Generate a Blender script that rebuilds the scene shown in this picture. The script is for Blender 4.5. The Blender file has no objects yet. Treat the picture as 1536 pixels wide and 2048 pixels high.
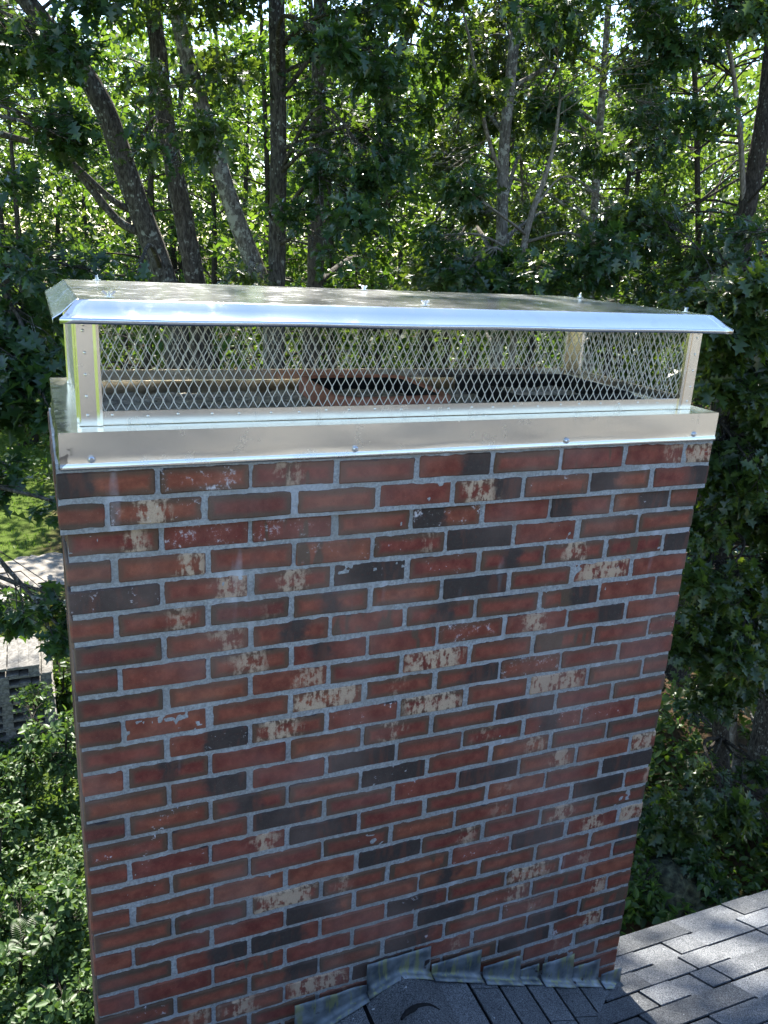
import bpy, bmesh, math, random
import numpy as np
from mathutils import Matrix, Vector
rng = np.random.default_rng(7); random.seed(7)
S = bpy.context.scene
COL = S.collection
# ------------------------------------------------------------------ camera
CR = np.array([[0.92489302, 0.06871782, -0.37396626], [-0.37660257, 0.30104555, -0.87609479], [0.05237755, 0.95113061, 0.30431424]])
CC = np.array([-0.03, -1.7848287, 0.6150936]); CF = 1661.0
cam = bpy.data.cameras.new('camera'); camo = bpy.data.objects.new('camera', cam); COL.objects.link(camo)
mw = Matrix.Identity(4)
for i in range(3):
    for j in range(3): mw[i][j] = CR[i, j]
    mw[i][3] = CC[i]
camo.matrix_world = mw
cam.sensor_fit = 'VERTICAL'; cam.sensor_height = 24.0; cam.lens = 24.0*CF/2048; cam.clip_start = 0.05; cam.clip_end = 1500
S.camera = camo
# ------------------------------------------------------------------ light
SUN_EL, SUN_AZ = 50.0, 14.0          # azimuth from +Y towards +X
sd = Vector((math.sin(math.radians(SUN_AZ))*math.cos(math.radians(SUN_EL)), math.cos(math.radians(SUN_AZ))*math.cos(math.radians(SUN_EL)), math.sin(math.radians(SUN_EL))))
W = bpy.data.worlds.new('World'); S.world = W; W.use_nodes = True
nt = W.node_tree; nt.nodes.clear()
sky = nt.nodes.new('ShaderNodeTexSky'); sky.sky_type = 'NISHITA'; sky.sun_disc = False; sky.dust_density = 0.4; sky.air_density = 1.0; sky.ozone_density = 2.4
sky.sun_elevation = math.radians(SUN_EL); sky.sun_rotation = math.radians(SUN_AZ)
bgn = nt.nodes.new('ShaderNodeBackground'); bgn.inputs[1].default_value = 0.12
wo = nt.nodes.new('ShaderNodeOutputWorld'); nt.links.new(sky.outputs[0], bgn.inputs[0]); nt.links.new(bgn.outputs[0], wo.inputs[0])
sl = bpy.data.lights.new('sun', 'SUN'); sl.energy = 5.0; sl.angle = math.radians(0.53); sl.color = (1.0, 0.94, 0.84)
so = bpy.data.objects.new('sun', sl); COL.objects.link(so); so.rotation_euler = sd.to_track_quat('Z', 'Y').to_euler()
S.view_settings.view_transform = 'Standard'; S.view_settings.look = 'None'; S.view_settings.gamma = 1.0
S.view_settings.exposure = 2.0
S.render.engine = 'CYCLES'
S.cycles.max_bounces = 6; S.cycles.transmission_bounces = 4; S.cycles.diffuse_bounces = 3; S.cycles.glossy_bounces = 3

# ------------------------------------------------------------------ helpers
def ray(u, v): return CR @ np.array([(u-768)/CF, -(v-1024)/CF, -1.0])
def onplane(u, v, ax, val):
    d = ray(u, v); t = (val-CC[ax])/d[ax]; return CC+d*t
GZ = -6.3
def ground_at(u, v): return onplane(u, v, 2, GZ)

def mesh_np(name, V, T, smooth=False):
    V = np.asarray(V, np.float32); T = np.asarray(T, np.int32)
    me = bpy.data.meshes.new(name); k = T.shape[1]
    me.vertices.add(len(V)); me.vertices.foreach_set('co', V.ravel())
    me.loops.add(T.size); me.loops.foreach_set('vertex_index', T.ravel())
    me.polygons.add(len(T)); me.polygons.foreach_set('loop_start', np.arange(0, T.size, k, dtype=np.int32))
    if smooth: me.polygons.foreach_set('use_smooth', np.ones(len(T), bool))
    me.update(calc_edges=True); me.validate()
    return me
def mesh_bm(name, bm, smooth=False):
    me = bpy.data.meshes.new(name); bm.normal_update(); bm.to_mesh(me); bm.free()
    if smooth:
        for p in me.polygons: p.use_smooth = True
    return me
def obj(name, me, mat=None, parent=None, loc=None, rot=None):
    o = bpy.data.objects.new(name, me); COL.objects.link(o)
    if mat is not None and me is not None:
        if len(me.materials) == 0: me.materials.append(mat)
    if parent is not None: o.parent = parent
    if loc is not None: o.location = loc
    if rot is not None: o.rotation_euler = rot
    return o
def tag(o, label=None, cat=None, group=None, kind=None):
    if label: o['label'] = label
    if cat: o['category'] = cat
    if group: o['group'] = group
    if kind: o['kind'] = kind
    return o
def empty(name, loc=(0, 0, 0)):
    o = bpy.data.objects.new(name, None); COL.objects.link(o); o.location = loc; o.empty_display_size = .1
    return o
def bx(bm, x0, x1, y0, y1, z0, z1, jit=0.0):
    vs = [bm.verts.new((x+random.uniform(-jit, jit), y+random.uniform(-jit, jit), z+random.uniform(-jit, jit))) for x in (x0, x1) for y in (y0, y1) for z in (z0, z1)]
    for f in ((0, 1, 3, 2), (4, 6, 7, 5), (0, 4, 5, 1), (2, 3, 7, 6), (0, 2, 6, 4), (1, 5, 7, 3)): bm.faces.new([vs[i] for i in f])
    return vs
def box_mesh(name, x0, x1, y0, y1, z0, z1, bev=0.0, seg=1):
    bm = bmesh.new(); bx(bm, x0, x1, y0, y1, z0, z1)
    if bev: bmesh.ops.bevel(bm, geom=bm.edges[:], offset=bev, segments=seg, affect='EDGES')
    return mesh_bm(name, bm)
def tube(P, R, n=8, closed=True):
    """verts, quads of a tube along P with radii R"""
    P = np.asarray(P, float); R = np.asarray(R, float); m = len(P)
    T = np.gradient(P, axis=0); T /= np.linalg.norm(T, axis=1)[:, None]+1e-9
    ref = np.tile([0.31, 0.17, 0.93], (m, 1)); ref[np.abs(T[:, 2]) > .75] = [1, .13, .05]
    if np.abs(T[:, 2]).max() > .75 and np.abs(T[:, 2]).min() < .75: ref[:] = [.83, .55, .05]
    A = np.cross(T, ref); A /= np.linalg.norm(A, axis=1)[:, None]+1e-9; B = np.cross(T, A)
    a = np.linspace(0, 2*np.pi, n, endpoint=False)
    V = P[:, None, :]+R[:, None, None]*(np.cos(a)[None, :, None]*A[:, None, :]+np.sin(a)[None, :, None]*B[:, None, :])
    i = np.arange(m-1)[:, None]*n; k = np.arange(n)[None, :]; k2 = (k+1) % n
    Q = np.stack([i+k, i+k2, i+n+k2, i+n+k], -1).reshape(-1, 4)
    return V.reshape(-1, 3), Q
class Acc:
    def __init__(s): s.V = []; s.F = []; s.n = 0
    def add(s, V, F): s.V.append(np.asarray(V)); s.F.append(np.asarray(F)+s.n); s.n += len(V)
    def mesh(s, name, smooth=False): return mesh_np(name, np.concatenate(s.V), np.concatenate(s.F), smooth)
def smooth_poly(P, R, k=6):
    P = np.asarray(P, float); R = np.asarray(R, float); t = np.arange(len(P)); out = []
    Pp = np.vstack([2*P[0]-P[1], P, 2*P[-1]-P[-2]])
    tt = np.linspace(0, len(P)-1, (len(P)-1)*k+1)
    for s in tt:
        i = min(int(s), len(P)-2); f = s-i
        p0, p1, p2, p3 = Pp[i], Pp[i+1], Pp[i+2], Pp[i+3]
        out.append(.5*((2*p1)+(-p0+p2)*f+(2*p0-5*p1+4*p2-p3)*f*f+(-p0+3*p1-3*p2+p3)*f**3))
    return np.array(out), np.interp(tt, t, R)

# ------------------------------------------------------------------ materials
class NT:
    def __init__(s, name):
        s.m = bpy.data.materials.new(name); s.m.use_nodes = True; s.t = s.m.node_tree; s.t.nodes.clear()
        s.out = s.n('OutputMaterial'); s.p = s.n('BsdfPrincipled'); s.l(s.p.outputs[0], s.out.inputs[0])
    def n(s, k, **kw):
        x = s.t.nodes.new('ShaderNode'+k)
        for a, b in kw.items(): setattr(x, a, b)
        return x
    def l(s, a, b): s.t.links.new(a, b)
    def val(s, node, i, v):
        if hasattr(v, 'links') or isinstance(v, bpy.types.NodeSocket): s.l(v, node.inputs[i])
        else: node.inputs[i].default_value = v
    def math(s, op, a, b=0.0, c=0.0, clamp=False):
        x = s.n('Math', operation=op, use_clamp=clamp); s.val(x, 0, a); s.val(x, 1, b)
        if op in ('SMOOTH_MIN', 'MULTIPLY_ADD', 'WRAP', 'COMPARE'): s.val(x, 2, c)
        return x.outputs[0]
    def mix(s, f, a, b, mode='MIX'):
        x = s.n('Mix', data_type='RGBA', blend_type=mode); s.val(x, 0, f)
        for i, v in ((6, a), (7, b)):
            if isinstance(v, tuple): x.inputs[i].default_value = (*v, 1) if len(v) == 3 else v
            else: s.l(v, x.inputs[i])
        return x.outputs[2]
    def noise(s, vec, scale, detail=4, rough=.55, dist=0):
        x = s.n('TexNoise'); s.l(vec, x.inputs['Vector']); x.inputs['Scale'].default_value = scale; x.inputs['Detail'].default_value = detail
        x.inputs['Roughness'].default_value = rough; x.inputs['Distortion'].default_value = dist; return x.outputs[0]
    def ramp(s, f, a, b, c0=0.0, c1=1.0):
        x = s.n('MapRange', clamp=True, interpolation_type='SMOOTHSTEP'); s.val(x, 0, f); s.val(x, 1, a); s.val(x, 2, b); s.val(x, 3, c0); s.val(x, 4, c1); return x.outputs[0]
    def obj(s): return s.n('TexCoord').outputs['Object']
    def bump(s, h, strength=.3, dist=.01):
        x = s.n('Bump'); x.inputs['Strength'].default_value = strength; x.inputs['Distance'].default_value = dist; s.l(h, x.inputs['Height']); s.l(x.outputs[0], s.p.inputs['Normal'])
    def set(s, **kw):
        for k, v in kw.items():
            k = {'col': 'Base Color', 'rough': 'Roughness', 'metal': 'Metallic', 'spec': 'Specular IOR Level'}[k]
            if isinstance(v, tuple): s.p.inputs[k].default_value = (*v, 1)
            else: s.val(s.p, k, v)
        return s
    def vmath(s, op, a, b):
        x = s.n('VectorMath', operation=op)
        for i, v in ((0, a), (1, b)):
            if isinstance(v, tuple): x.inputs[i].default_value = v
            else: s.l(v, x.inputs[i])
        return x.outputs[0]

def m_brick():
    t = NT('brick'); o = t.obj()
    def at(nm):
        a = t.n('Attribute', attribute_type='OBJECT', attribute_name=nm); x = t.n('SeparateXYZ'); t.l(a.outputs['Vector'], x.inputs[0]); return x.outputs
    D = at('dark_zone'); F = at('flake_zone'); B = at('tone')
    rnd = t.n('ObjectInfo').outputs['Random']
    off = t.n('CombineXYZ'); t.l(t.math('MULTIPLY', rnd, 37.0), off.inputs[0]); t.l(t.math('MULTIPLY', rnd, 11.0), off.inputs[2])
    v = t.vmath('ADD', o, off.outputs[0])
    xyz = t.n('SeparateXYZ'); t.l(o, xyz.inputs[0])
    u = t.math('MULTIPLY_ADD', xyz.outputs[0], 1/0.194, .5)
    n1 = t.noise(v, 28, 5); n2 = t.noise(v, 120, 5, .65); n3 = t.noise(v, 420, 3, .7)
    vs = t.n('Mapping'); t.l(v, vs.inputs[0]); vs.inputs['Scale'].default_value = (1, 1, .25); nstr = t.noise(vs.outputs[0], 95, 4, .6); n4 = t.noise(v, 52, 5, .6)
    uw = t.math('MULTIPLY_ADD', t.math('SUBTRACT', n1, .5), .42, u)
    def zone(Z, soft):
        a = t.ramp(uw, t.math('SUBTRACT', Z[0], soft), t.math('ADD', Z[0], soft)); b = t.ramp(uw, t.math('SUBTRACT', Z[1], soft), t.math('ADD', Z[1], soft))
        return t.math('MULTIPLY', t.math('MULTIPLY', a, t.math('SUBTRACT', 1.0, b)), Z[2])
    red = t.mix(t.ramp(n1, .3, .7), (.165, .043, .026), (.28, .082, .047))
    hsv = t.n('HueSaturation'); t.l(red, hsv.inputs['Color']); t.l(t.math('ADD', t.math('MULTIPLY_ADD', rnd, .3, .55), t.math('MULTIPLY', n2, .62)), hsv.inputs['Value']); t.l(t.math('MULTIPLY_ADD', rnd, .014, .492), hsv.inputs['Hue'])
    c = hsv.outputs[0]
    # brown flashed edges and stripes
    ex = t.math('ABSOLUTE', t.math('SUBTRACT', u, .5)); ez = t.math('MULTIPLY', t.math('ABSOLUTE', xyz.outputs[2]), 1/0.057)
    edge = t.math('MAXIMUM', t.math('MULTIPLY_ADD', t.math('SUBTRACT', ex, .5), 3.2, .5), ez)
    edge = t.math('ADD', edge, t.math('MULTIPLY', t.math('SUBTRACT', n1, .5), .35))
    br = t.mix(n2, (.072, .044, .026), (.135, .086, .054))
    c = t.mix(t.math('MULTIPLY', t.ramp(edge, .12, .4), B[0]), c, br)
    c = t.mix(t.math('MULTIPLY', t.ramp(t.noise(vs.outputs[0], 26, 2), .52, .6), B[1]), c, br)
    dk = t.mix(n2, (.022, .018, .016), (.085, .062, .05))
    dk = t.mix(t.math('MULTIPLY', t.ramp(t.noise(vs.outputs[0], 34, 3), .5, .66), .8), dk, (.115, .05, .034)); c = t.mix(t.math('MULTIPLY', zone(D, .1), t.ramp(n2, .25, .45, .7, 1.0)), c, dk)
    # thin black scorch along the edges of some
    c = t.mix(t.math('MULTIPLY', t.ramp(edge, .44, .54), t.ramp(t.noise(v, 9, 2), .5, .6)), c, (.03, .026, .025))
    # cream flaked skin
    fm = t.math('ADD', t.math('MULTIPLY', n4, .44), t.math('ADD', t.math('MULTIPLY', nstr, .44), t.math('MULTIPLY', n2, .12)))
    fz = zone(F, .2)
    c = t.mix(t.math('MULTIPLY', t.ramp(t.math('MULTIPLY_ADD', fz, .125, t.math('MULTIPLY_ADD', t.math('SUBTRACT', n1, .5), .25, fm)), .535, .64), t.ramp(fz, .1, .9, .0, .9)), c, t.mix(n3, (.31, .20, .125), (.70, .54, .37)))
    # white salts
    wm = t.math('MULTIPLY', t.ramp(t.math('MULTIPLY_ADD', n1, .5, t.math('MULTIPLY', n2, .6)), t.math('SUBTRACT', .70, t.math('MULTIPLY', B[2], .12)), .74), t.ramp(B[2], .05, .2))
    c = t.mix(wm, c, (.6, .56, .56))
    # pale salt run-off streaks shared with the joints
    gp = t.n('Mapping'); t.l(t.n('NewGeometry').outputs['Position'], gp.inputs[0]); gp.inputs['Scale'].default_value = (1, 1, .17)
    stk = t.ramp(t.noise(gp.outputs[0], 15, 3, .5), .66, .78)
    c = t.mix(t.math('MULTIPLY', stk, t.math('MULTIPLY_ADD', n4, .6, .0)), c, (.5, .45, .45))
    c = t.mix(t.math('MULTIPLY', t.ramp(t.noise(t.n('NewGeometry').outputs['Position'], 2.6, 4), .43, .66), .3), c, (.31, .20, .16))
    sp = t.math('MULTIPLY', t.ramp(n3, .66, .72), .55)
    c = t.mix(sp, c, (.36, .27, .23))
    c = t.mix(t.math('MULTIPLY', t.ramp(n3, .36, .3), .6), c, (.03, .018, .015))
    t.set(col=c, rough=.88, spec=.25); t.bump(t.math('ADD', t.math('MULTIPLY', n2, .6), t.math('MULTIPLY', n3, .5)), .55, .0035)
    return t.m
def m_mortar():
    t = NT('mortar'); o = t.obj(); a = t.noise(o, 9, 4); b = t.noise(o, 160, 5, .7); g = t.noise(o, 600, 2)
    c = t.mix(t.ramp(b, .35, .68), (.27, .27, .262), (.47, .47, .455)); c = t.mix(t.math('MULTIPLY', t.ramp(a, .45, .62), .45), c, (.28, .27, .24))
    c = t.mix(t.math('MULTIPLY', t.ramp(t.noise(o, 3.1, 5), .56, .66), .45), c, (.5, .5, .52))
    gp = t.n('Mapping'); t.l(o, gp.inputs[0]); gp.inputs['Scale'].default_value = (1, 1, .17); c = t.mix(t.math('MULTIPLY', t.ramp(t.noise(gp.outputs[0], 15, 3, .5), .6, .72), .6), c, (.62, .62, .64))
    t.set(col=c, rough=.95, spec=.15); t.bump(t.math('ADD', b, t.math('MULTIPLY', g, .6)), .9, .004); return t.m
def m_steel(name, rough=.16, wav=.0, col=(.80, .77, .71), brush=(3, 90, 90), wsc=5.0, stain=False):
    t = NT(name); o = t.obj()
    mp = t.n('Mapping'); t.l(o, mp.inputs[0]); mp.inputs['Scale'].default_value = brush
    b = t.noise(mp.outputs[0], 14, 4, .6); ws = t.n('Mapping'); t.l(o, ws.inputs[0]); ws.inputs['Scale'].default_value = (1.6, 1, .3) if stain else (1, 1, 1); w = t.noise(ws.outputs[0], wsc, 2, .4)
    sm = t.noise(o, 22, 4, .6)
    c = t.mix(t.math('MULTIPLY', t.ramp(sm, .5, .72), .25), col, tuple(x*.72 for x in col))
    if stain:
        x = t.n('SeparateXYZ'); t.l(o, x.inputs[0]); q = t.math('MULTIPLY', t.ramp(x.outputs[0], .03, .012), t.ramp(t.noise(o, 42, 2, .4), .5, .54)); c = t.mix(t.math('MULTIPLY', q, .75), c, (.12, .11, .11))
    t.set(col=c, metal=1.0, rough=t.math('ADD', t.math('MULTIPLY_ADD', b, .10, rough-.05), t.math('MULTIPLY', t.ramp(sm, .5, .7), .08)))
    t.bump(t.math('ADD', t.math('MULTIPLY', w, wav), t.math('MULTIPLY', b, .0006)), .5, .1); return t.m
def m_simple(name, c0, c1, sc, rough=.85, bs=.4, bd=.01, metal=0., detail=5, spec=.3):
    t = NT(name); o = t.obj(); n = t.noise(o, sc, detail, .62); t.set(col=t.mix(t.ramp(n, .3, .7), c0, c1), rough=rough, metal=metal, spec=spec); t.bump(n, bs, bd); return t.m
def m_shingle():
    t = NT('shingle_granules'); o = t.obj(); at = t.n('Attribute', attribute_type='OBJECT', attribute_name='shade')
    rnd = t.n('ObjectInfo').outputs['Random']
    off = t.n('CombineXYZ'); t.l(t.math('MULTIPLY', rnd, 31.0), off.inputs[0]); v = t.vmath('ADD', o, off.outputs[0])
    g = t.n('TexVoronoi'); g.inputs['Scale'].default_value = 420; t.l(v, g.inputs['Vector']); gx = t.n('SeparateColor'); t.l(g.outputs['Color'], gx.inputs[0])
    n = t.noise(v, 9, 3)
    c = t.mix(gx.outputs[0], (.042, .046, .052), (.255, .265, .275)); c = t.mix(t.math('MULTIPLY', t.ramp(n, .35, .7), .35), c, (.06, .063, .068))
    h = t.n('HueSaturation'); t.l(c, h.inputs['Color']); t.l(t.math('MULTIPLY_ADD', at.outputs['Fac'], .9, .55), h.inputs['Value'])
    c = t.mix(t.math('MULTIPLY', t.ramp(t.noise(v, 60, 2), .72, .76), .8), h.outputs[0], (.45, .45, .45))
    t.set(col=c, rough=.92, spec=.2); t.bump(gx.outputs[1], .7, .002); return t.m
def m_lead():
    t = NT('lead_flashing'); o = t.obj(); rnd = t.n('ObjectInfo').outputs['Random']
    mp = t.n('Mapping'); t.l(o, mp.inputs[0]); mp.inputs['Scale'].default_value = (1, 1, .16); s = t.noise(mp.outputs[0], 55, 4, .6); n = t.noise(o, 15, 3)
    c = t.mix(t.ramp(n, .3, .7), (.055, .07, .08), (.21, .235, .25)); c = t.mix(t.math('MULTIPLY', t.ramp(s, .5, .64), .75), c, (.23, .24, .10)); c = t.mix(t.math('MULTIPLY', t.ramp(n, .58, .75), .7), c, (.3, .33, .35))
    c = t.mix(t.ramp(t.noise(o, 17, 3), .66, .7), c, (.03, .02, .02))
    t.set(col=c, rough=.5, metal=.35); t.bump(t.noise(o, 30, 3), .2, .01); return t.m
def m_leaf(name, c0, c1, t0, t1, trans=.45, rough=.36, spec=.5):
    t = NT(name); r = t.n('NewGeometry').outputs['Random Per Island']
    c = t.mix(r, c0, c1); t.set(col=c, rough=rough, spec=spec)
    tr = t.n('BsdfTranslucent'); t.l(t.mix(r, t0, t1), tr.inputs[0])
    mx = t.n('MixShader'); mx.inputs[0].default_value = trans; t.l(t.p.outputs[0], mx.inputs[1]); t.l(tr.outputs[0], mx.inputs[2]); t.l(mx.outputs[0], t.out.inputs[0]); return t.m
def m_bark(name, a, b, lich, lm):
    t = NT(name); o = t.obj(); mp = t.n('Mapping'); t.l(o, mp.inputs[0]); mp.inputs['Scale'].default_value = (1, 1, .3)
    n = t.noise(mp.outputs[0], 38, 5, .65, .6); w = t.noise(o, 9, 5, .65); v = t.n('TexVoronoi'); v.inputs['Scale'].default_value = 13; t.l(t.vmath('ADD', o, t.vmath('SCALE', mp.outputs[0], (0, 0, 0))), v.inputs['Vector'])
    c = t.mix(t.ramp(n, .35, .65), a, b); c = t.mix(t.math('MULTIPLY', t.ramp(w, lm, lm+.05), .8), c, lich); c = t.mix(t.math('MULTIPLY', t.math('MULTIPLY', t.ramp(v.outputs['Distance'], .3, .22), t.ramp(t.noise(o, 4, 2), .5, .56)), .8), c, lich)
    t.set(col=c, rough=.95, spec=.15); t.bump(n, 1.0, .03); return t.m
def m_ground():
    t = NT('ground_cover'); o = t.obj(); big = t.noise(o, .22, 4, .6); n = t.noise(o, 3.5, 6, .7); f = t.noise(o, 26, 5, .75)
    grass = t.mix(f, (.045, .085, .014), (.15, .21, .035)); lit = t.mix(f, (.035, .022, .014), (.15, .10, .06))
    xyz = t.n('SeparateXYZ'); t.l(o, xyz.inputs[0])
    wood = t.ramp(t.math('ADD', t.math('MULTIPLY_ADD', t.math('SUBTRACT', big, .5), 6.0, xyz.outputs[0]), t.math('MULTIPLY', t.math('SUBTRACT', n, .5), 3.0)), -.5, 1.2)
    c = t.mix(wood, grass, t.mix(t.ramp(n, .5, .62), lit, (.04, .06, .015)))
    t.set(col=c, rough=1.0, spec=.1); t.bump(t.math('ADD', f, n), 1.0, .08); return t.m

MB = m_brick(); MM = m_mortar()
STEEL_LID = m_steel('steel_lid', .17, .006, (.70, .72, .73), (3, 60, 60), 3.0)
STEEL = m_steel('steel_flange', .2, .012, (.90, .83, .70), (4, 4, 120), 4.0, stain=True)
STEEL_P = m_steel('steel_post', .22, .002, (.86, .79, .66), (90, 90, 4))
STEEL_M = m_simple('steel_mesh', (.52, .50, .46), (.66, .64, .58), 60, .45, .1, .002, .75)
ZINC = m_simple('zinc_screw', (.5, .53, .57), (.7, .73, .76), 80, .25, .1, .002, 1.0)
CROWN = m_simple('crown_mortar', (.15, .14, .115), (.44, .41, .34), 26, .9, .9, .02)
TERRA = m_simple('terracotta', (.26, .10, .06), (.40, .17, .105), 18, .8, .3, .005)
FLUE_BLACK = m_simple('flue_black', (.006, .006, .006), (.014, .013, .012), 20, .95, .2, .01)  # near black for the flue insides and the whole right tile
SHG = m_shingle(); LEAD = m_lead()
UNDER = m_simple('asphalt_base', (.006, .006, .007), (.012, .012, .012), 90, .95, .3, .003)
SIDING = m_simple('siding_paint', (.42, .40, .35), (.5, .48, .42), 6, .7, .1, .004)
TRIM = m_simple('white_trim', (.7, .7, .68), (.78, .78, .76), 8, .6, .1, .004)
WOODG = m_simple('weathered_wood', (.085, .08, .072), (.22, .21, .19), 22, .9, .5, .006)
ROAD = m_simple('driveway_gravel', (.16, .145, .125), (.30, .275, .24), 7, .98, .6, .02)
ROCK = m_simple('lichen_rock', (.010, .012, .010), (.085, .10, .062), 11, .95, .9, .05)
BARK = m_bark('bark_grey', (.035, .030, .025), (.115, .105, .09), (.30, .31, .27), .60)
BARK_P = m_bark('bark_pale', (.08, .07, .06), (.21, .195, .17), (.38, .38, .33), .52)
BARK_D = m_bark('bark_dark', (.022, .019, .016), (.07, .06, .05), (.16, .165, .14), .66)
DEAD = m_bark('dead_wood', (.12, .10, .08), (.27, .24, .20), (.34, .32, .28), .6)
OAK = m_leaf('oak_leaf', (.017, .046, .02), (.036, .078, .028), (.07, .15, .014), (.16, .26, .022), .34, .3, .6)
OAK_B = m_leaf('oak_leaf_dark', (.017, .042, .018), (.032, .068, .024), (.06, .14, .014), (.14, .24, .022), .34, .3, .5)
OAK_C = m_leaf('oak_leaf_olive', (.024, .048, .016), (.045, .080, .022), (.09, .16, .014), (.19, .27, .022), .36, .32, .55)
OAK_Y = m_leaf('young_leaf', (.027, .065, .016), (.056, .11, .025), (.095, .20, .014), (.2, .31, .025), .45, .4, .4)
FAR = m_leaf('far_leaf', (.026, .058, .016), (.058, .105, .026), (.075, .15, .014), (.18, .26, .026), .45, .5, .3)
SHRUB = m_leaf('shrub_leaf', (.038, .08, .024), (.08, .135, .042), (.10, .20, .018), (.17, .28, .035), .32, .45, .35)
GOLD = m_leaf('gold_leaf', (.13, .14, .02), (.22, .20, .03), (.3, .3, .03), (.45, .4, .05), .4, .5, .3)

# ------------------------------------------------------------------ ground
def ground_h(x, y):
    return GZ+.10*np.sin(x*.35+1.3)*np.sin(y*.27)+.05*np.sin(x*1.1)*np.cos(y*.9+.6)
nx = 90
gx = np.sign(np.linspace(-1, 1, nx))*np.abs(np.linspace(-1, 1, nx))**2.2*500; gy = np.sign(np.linspace(-1, 1, nx))*np.abs(np.linspace(-1, 1, nx))**2.2*500+8
GXX, GYY = np.meshgrid(gx, gy); far = np.hypot(GXX, GYY-8); Z = np.where(far < 40, ground_h(GXX, GYY), GZ)
Vg = np.stack([GXX, GYY, Z], -1).reshape(-1, 3); ii = (np.arange(nx-1)[:, None]*nx+np.arange(nx-1)[None, :]).ravel()
o = obj('ground', mesh_np('ground', Vg, np.stack([ii, ii+1, ii+nx+1, ii+nx], 1), True), m_ground()); tag(o, kind='structure')
# driveway: a strip of pale gravel crossing the lawn on the left
a0 = onplane(-900, 1235, 2, GZ); a1 = onplane(-40, 1178, 2, GZ); a2 = onplane(150, 1165, 2, GZ); a3 = onplane(700, 1120, 2, GZ)
b0 = onplane(-900, 1165, 2, GZ); b1 = onplane(-40, 1122, 2, GZ); b2 = onplane(150, 1096, 2, GZ); b3 = onplane(700, 1058, 2, GZ)
A, _ = smooth_poly([a0, a1, a2, a3], [1]*4, 16); B, _ = smooth_poly([b0, b1, b2, b3], [1]*4, 16)
dv = []; df = []
for i in range(len(A)):
    for f in np.linspace(0, 1, 7):
        p = A[i]*(1-f)+B[i]*f; p = p+np.array([0, (rng.random()-.5)*.3 if f in (0, 1) else 0, 0]); dv.append((p[0], p[1], ground_h(p[0], p[1])+.03+.05*math.sin(f*math.pi)))
for i in range(len(A)-1):
    for k in range(6): s_ = i*7+k; df.append((s_, s_+7, s_+8, s_+1))
tag(obj('driveway', mesh_np('driveway', dv, df, True), ROAD), kind='structure')
# ------------------------------------------------------------------ house with its roof
RS = .5; RZ0 = -1.83; EAVE = .229
ca = 1/math.hypot(1, RS); sa = RS*ca
house = empty('house', (1.0, -3.0, GZ)); tag(house, 'house with a grey asphalt shingle roof around the brick chimney', 'house')
def hloc(o): o.matrix_parent_inverse = Matrix.Translation((-1.0, 3.0, -GZ)); return o
RX0, RX1, RIDGE = -1.7, 7.5, -6.2
def rz(y): return RZ0-RS*y
bm = bmesh.new()
zr = rz(RIDGE); yb = RIDGE-(EAVE-RIDGE)
prof = [(EAVE-.01, rz(EAVE)-.012), (RIDGE, zr-.012), (yb, rz(EAVE)-.012), (yb, rz(EAVE)-.05), (RIDGE, zr-.06), (EAVE-.01, rz(EAVE)-.05)]
va = [bm.verts.new((RX0, y, z)) for y, z in prof]; vb = [bm.verts.new((RX1, y, z)) for y, z in prof]
bm.faces.new(va[::-1]); bm.faces.new(vb)
for i in range(6): bm.faces.new((va[i], va[(i+1) % 6], vb[(i+1) % 6], vb[i]))
roof = hloc(obj('roof', mesh_bm('roof_deck', bm), UNDER, house))
bm = bmesh.new(); bx(bm, RX0+.25, RX1-.25, yb+.45, -.12, GZ, rz(-.12)-.06)
hloc(obj('wall', mesh_bm('house_wall', bm), SIDING, house))
hloc(obj('fascia', box_mesh('fascia', RX0, RX1, EAVE-.045, EAVE-.02, rz(EAVE)-.19, rz(EAVE)-.03, .003), TRIM, house))
bm = bmesh.new()
for xx in (RX0+.25, RX1-.25):
    g = [bm.verts.new((xx, y, z)) for y, z in ((-.12, rz(-.12)-.07), (RIDGE, zr-.07), (yb+.45, rz(-.12)-.07))]; bm.faces.new(g)
hloc(obj('gable', mesh_bm('gable', bm), SIDING, house))

def clip(poly, hp):
    for a, b, c in hp:                                    # keep a*x+b*y<=c
        out = []
        for i in range(len(poly)):
            p, q = poly[i], poly[(i+1) % len(poly)]; dp = a*p[0]+b*p[1]-c; dq = a*q[0]+b*q[1]-c
            if dp <= 0: out.append(p)
            if dp*dq < 0: t = dp/(dp-dq); out.append((p[0]+t*(q[0]-p[0]), p[1]+t*(q[1]-p[1])))
        poly = out
        if len(poly) < 3: return []
    return poly
def prism(poly, fr, v0, v1, h0, h1, base=-.003):
    """poly in plane coords; top height runs from h0 at v0 to h1 at v1"""
    O, U, V, N = fr; n = len(poly); vs = []
    for (a, b) in poly:
        h = h0+(h1-h0)*(b-v0)/(v1-v0); vs.append(O+U*a+V*b+N*h)
    for (a, b) in poly: vs.append(O+U*a+V*b+N*base)
    f = [tuple(range(n))]+[(i, i+n, (i+1) % n+n, (i+1) % n) for i in range(n)]
    return vs, f
def shingle_obj(poly, fr, v0, v1, h0, h1, shade):
    vs, f = prism(poly, fr, v0, v1, h0, h1); c = sum((v for v in vs), Vector())/len(vs)
    me = bpy.data.meshes.new('shingle'); me.from_pydata([v-c for v in vs], [], f); me.update()
    o = obj('shingle', me, SHG, roof); o.location = c; o['shade'] = shade
    return o
FM = (Vector((0, EAVE, rz(EAVE))), Vector((1, 0, 0)), Vector((0, ca, -sa)), Vector((0, sa, ca)))   # v>0 is downslope past the eave
EXP = .13
CX = .8585; RID_Z = -1.485
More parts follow.
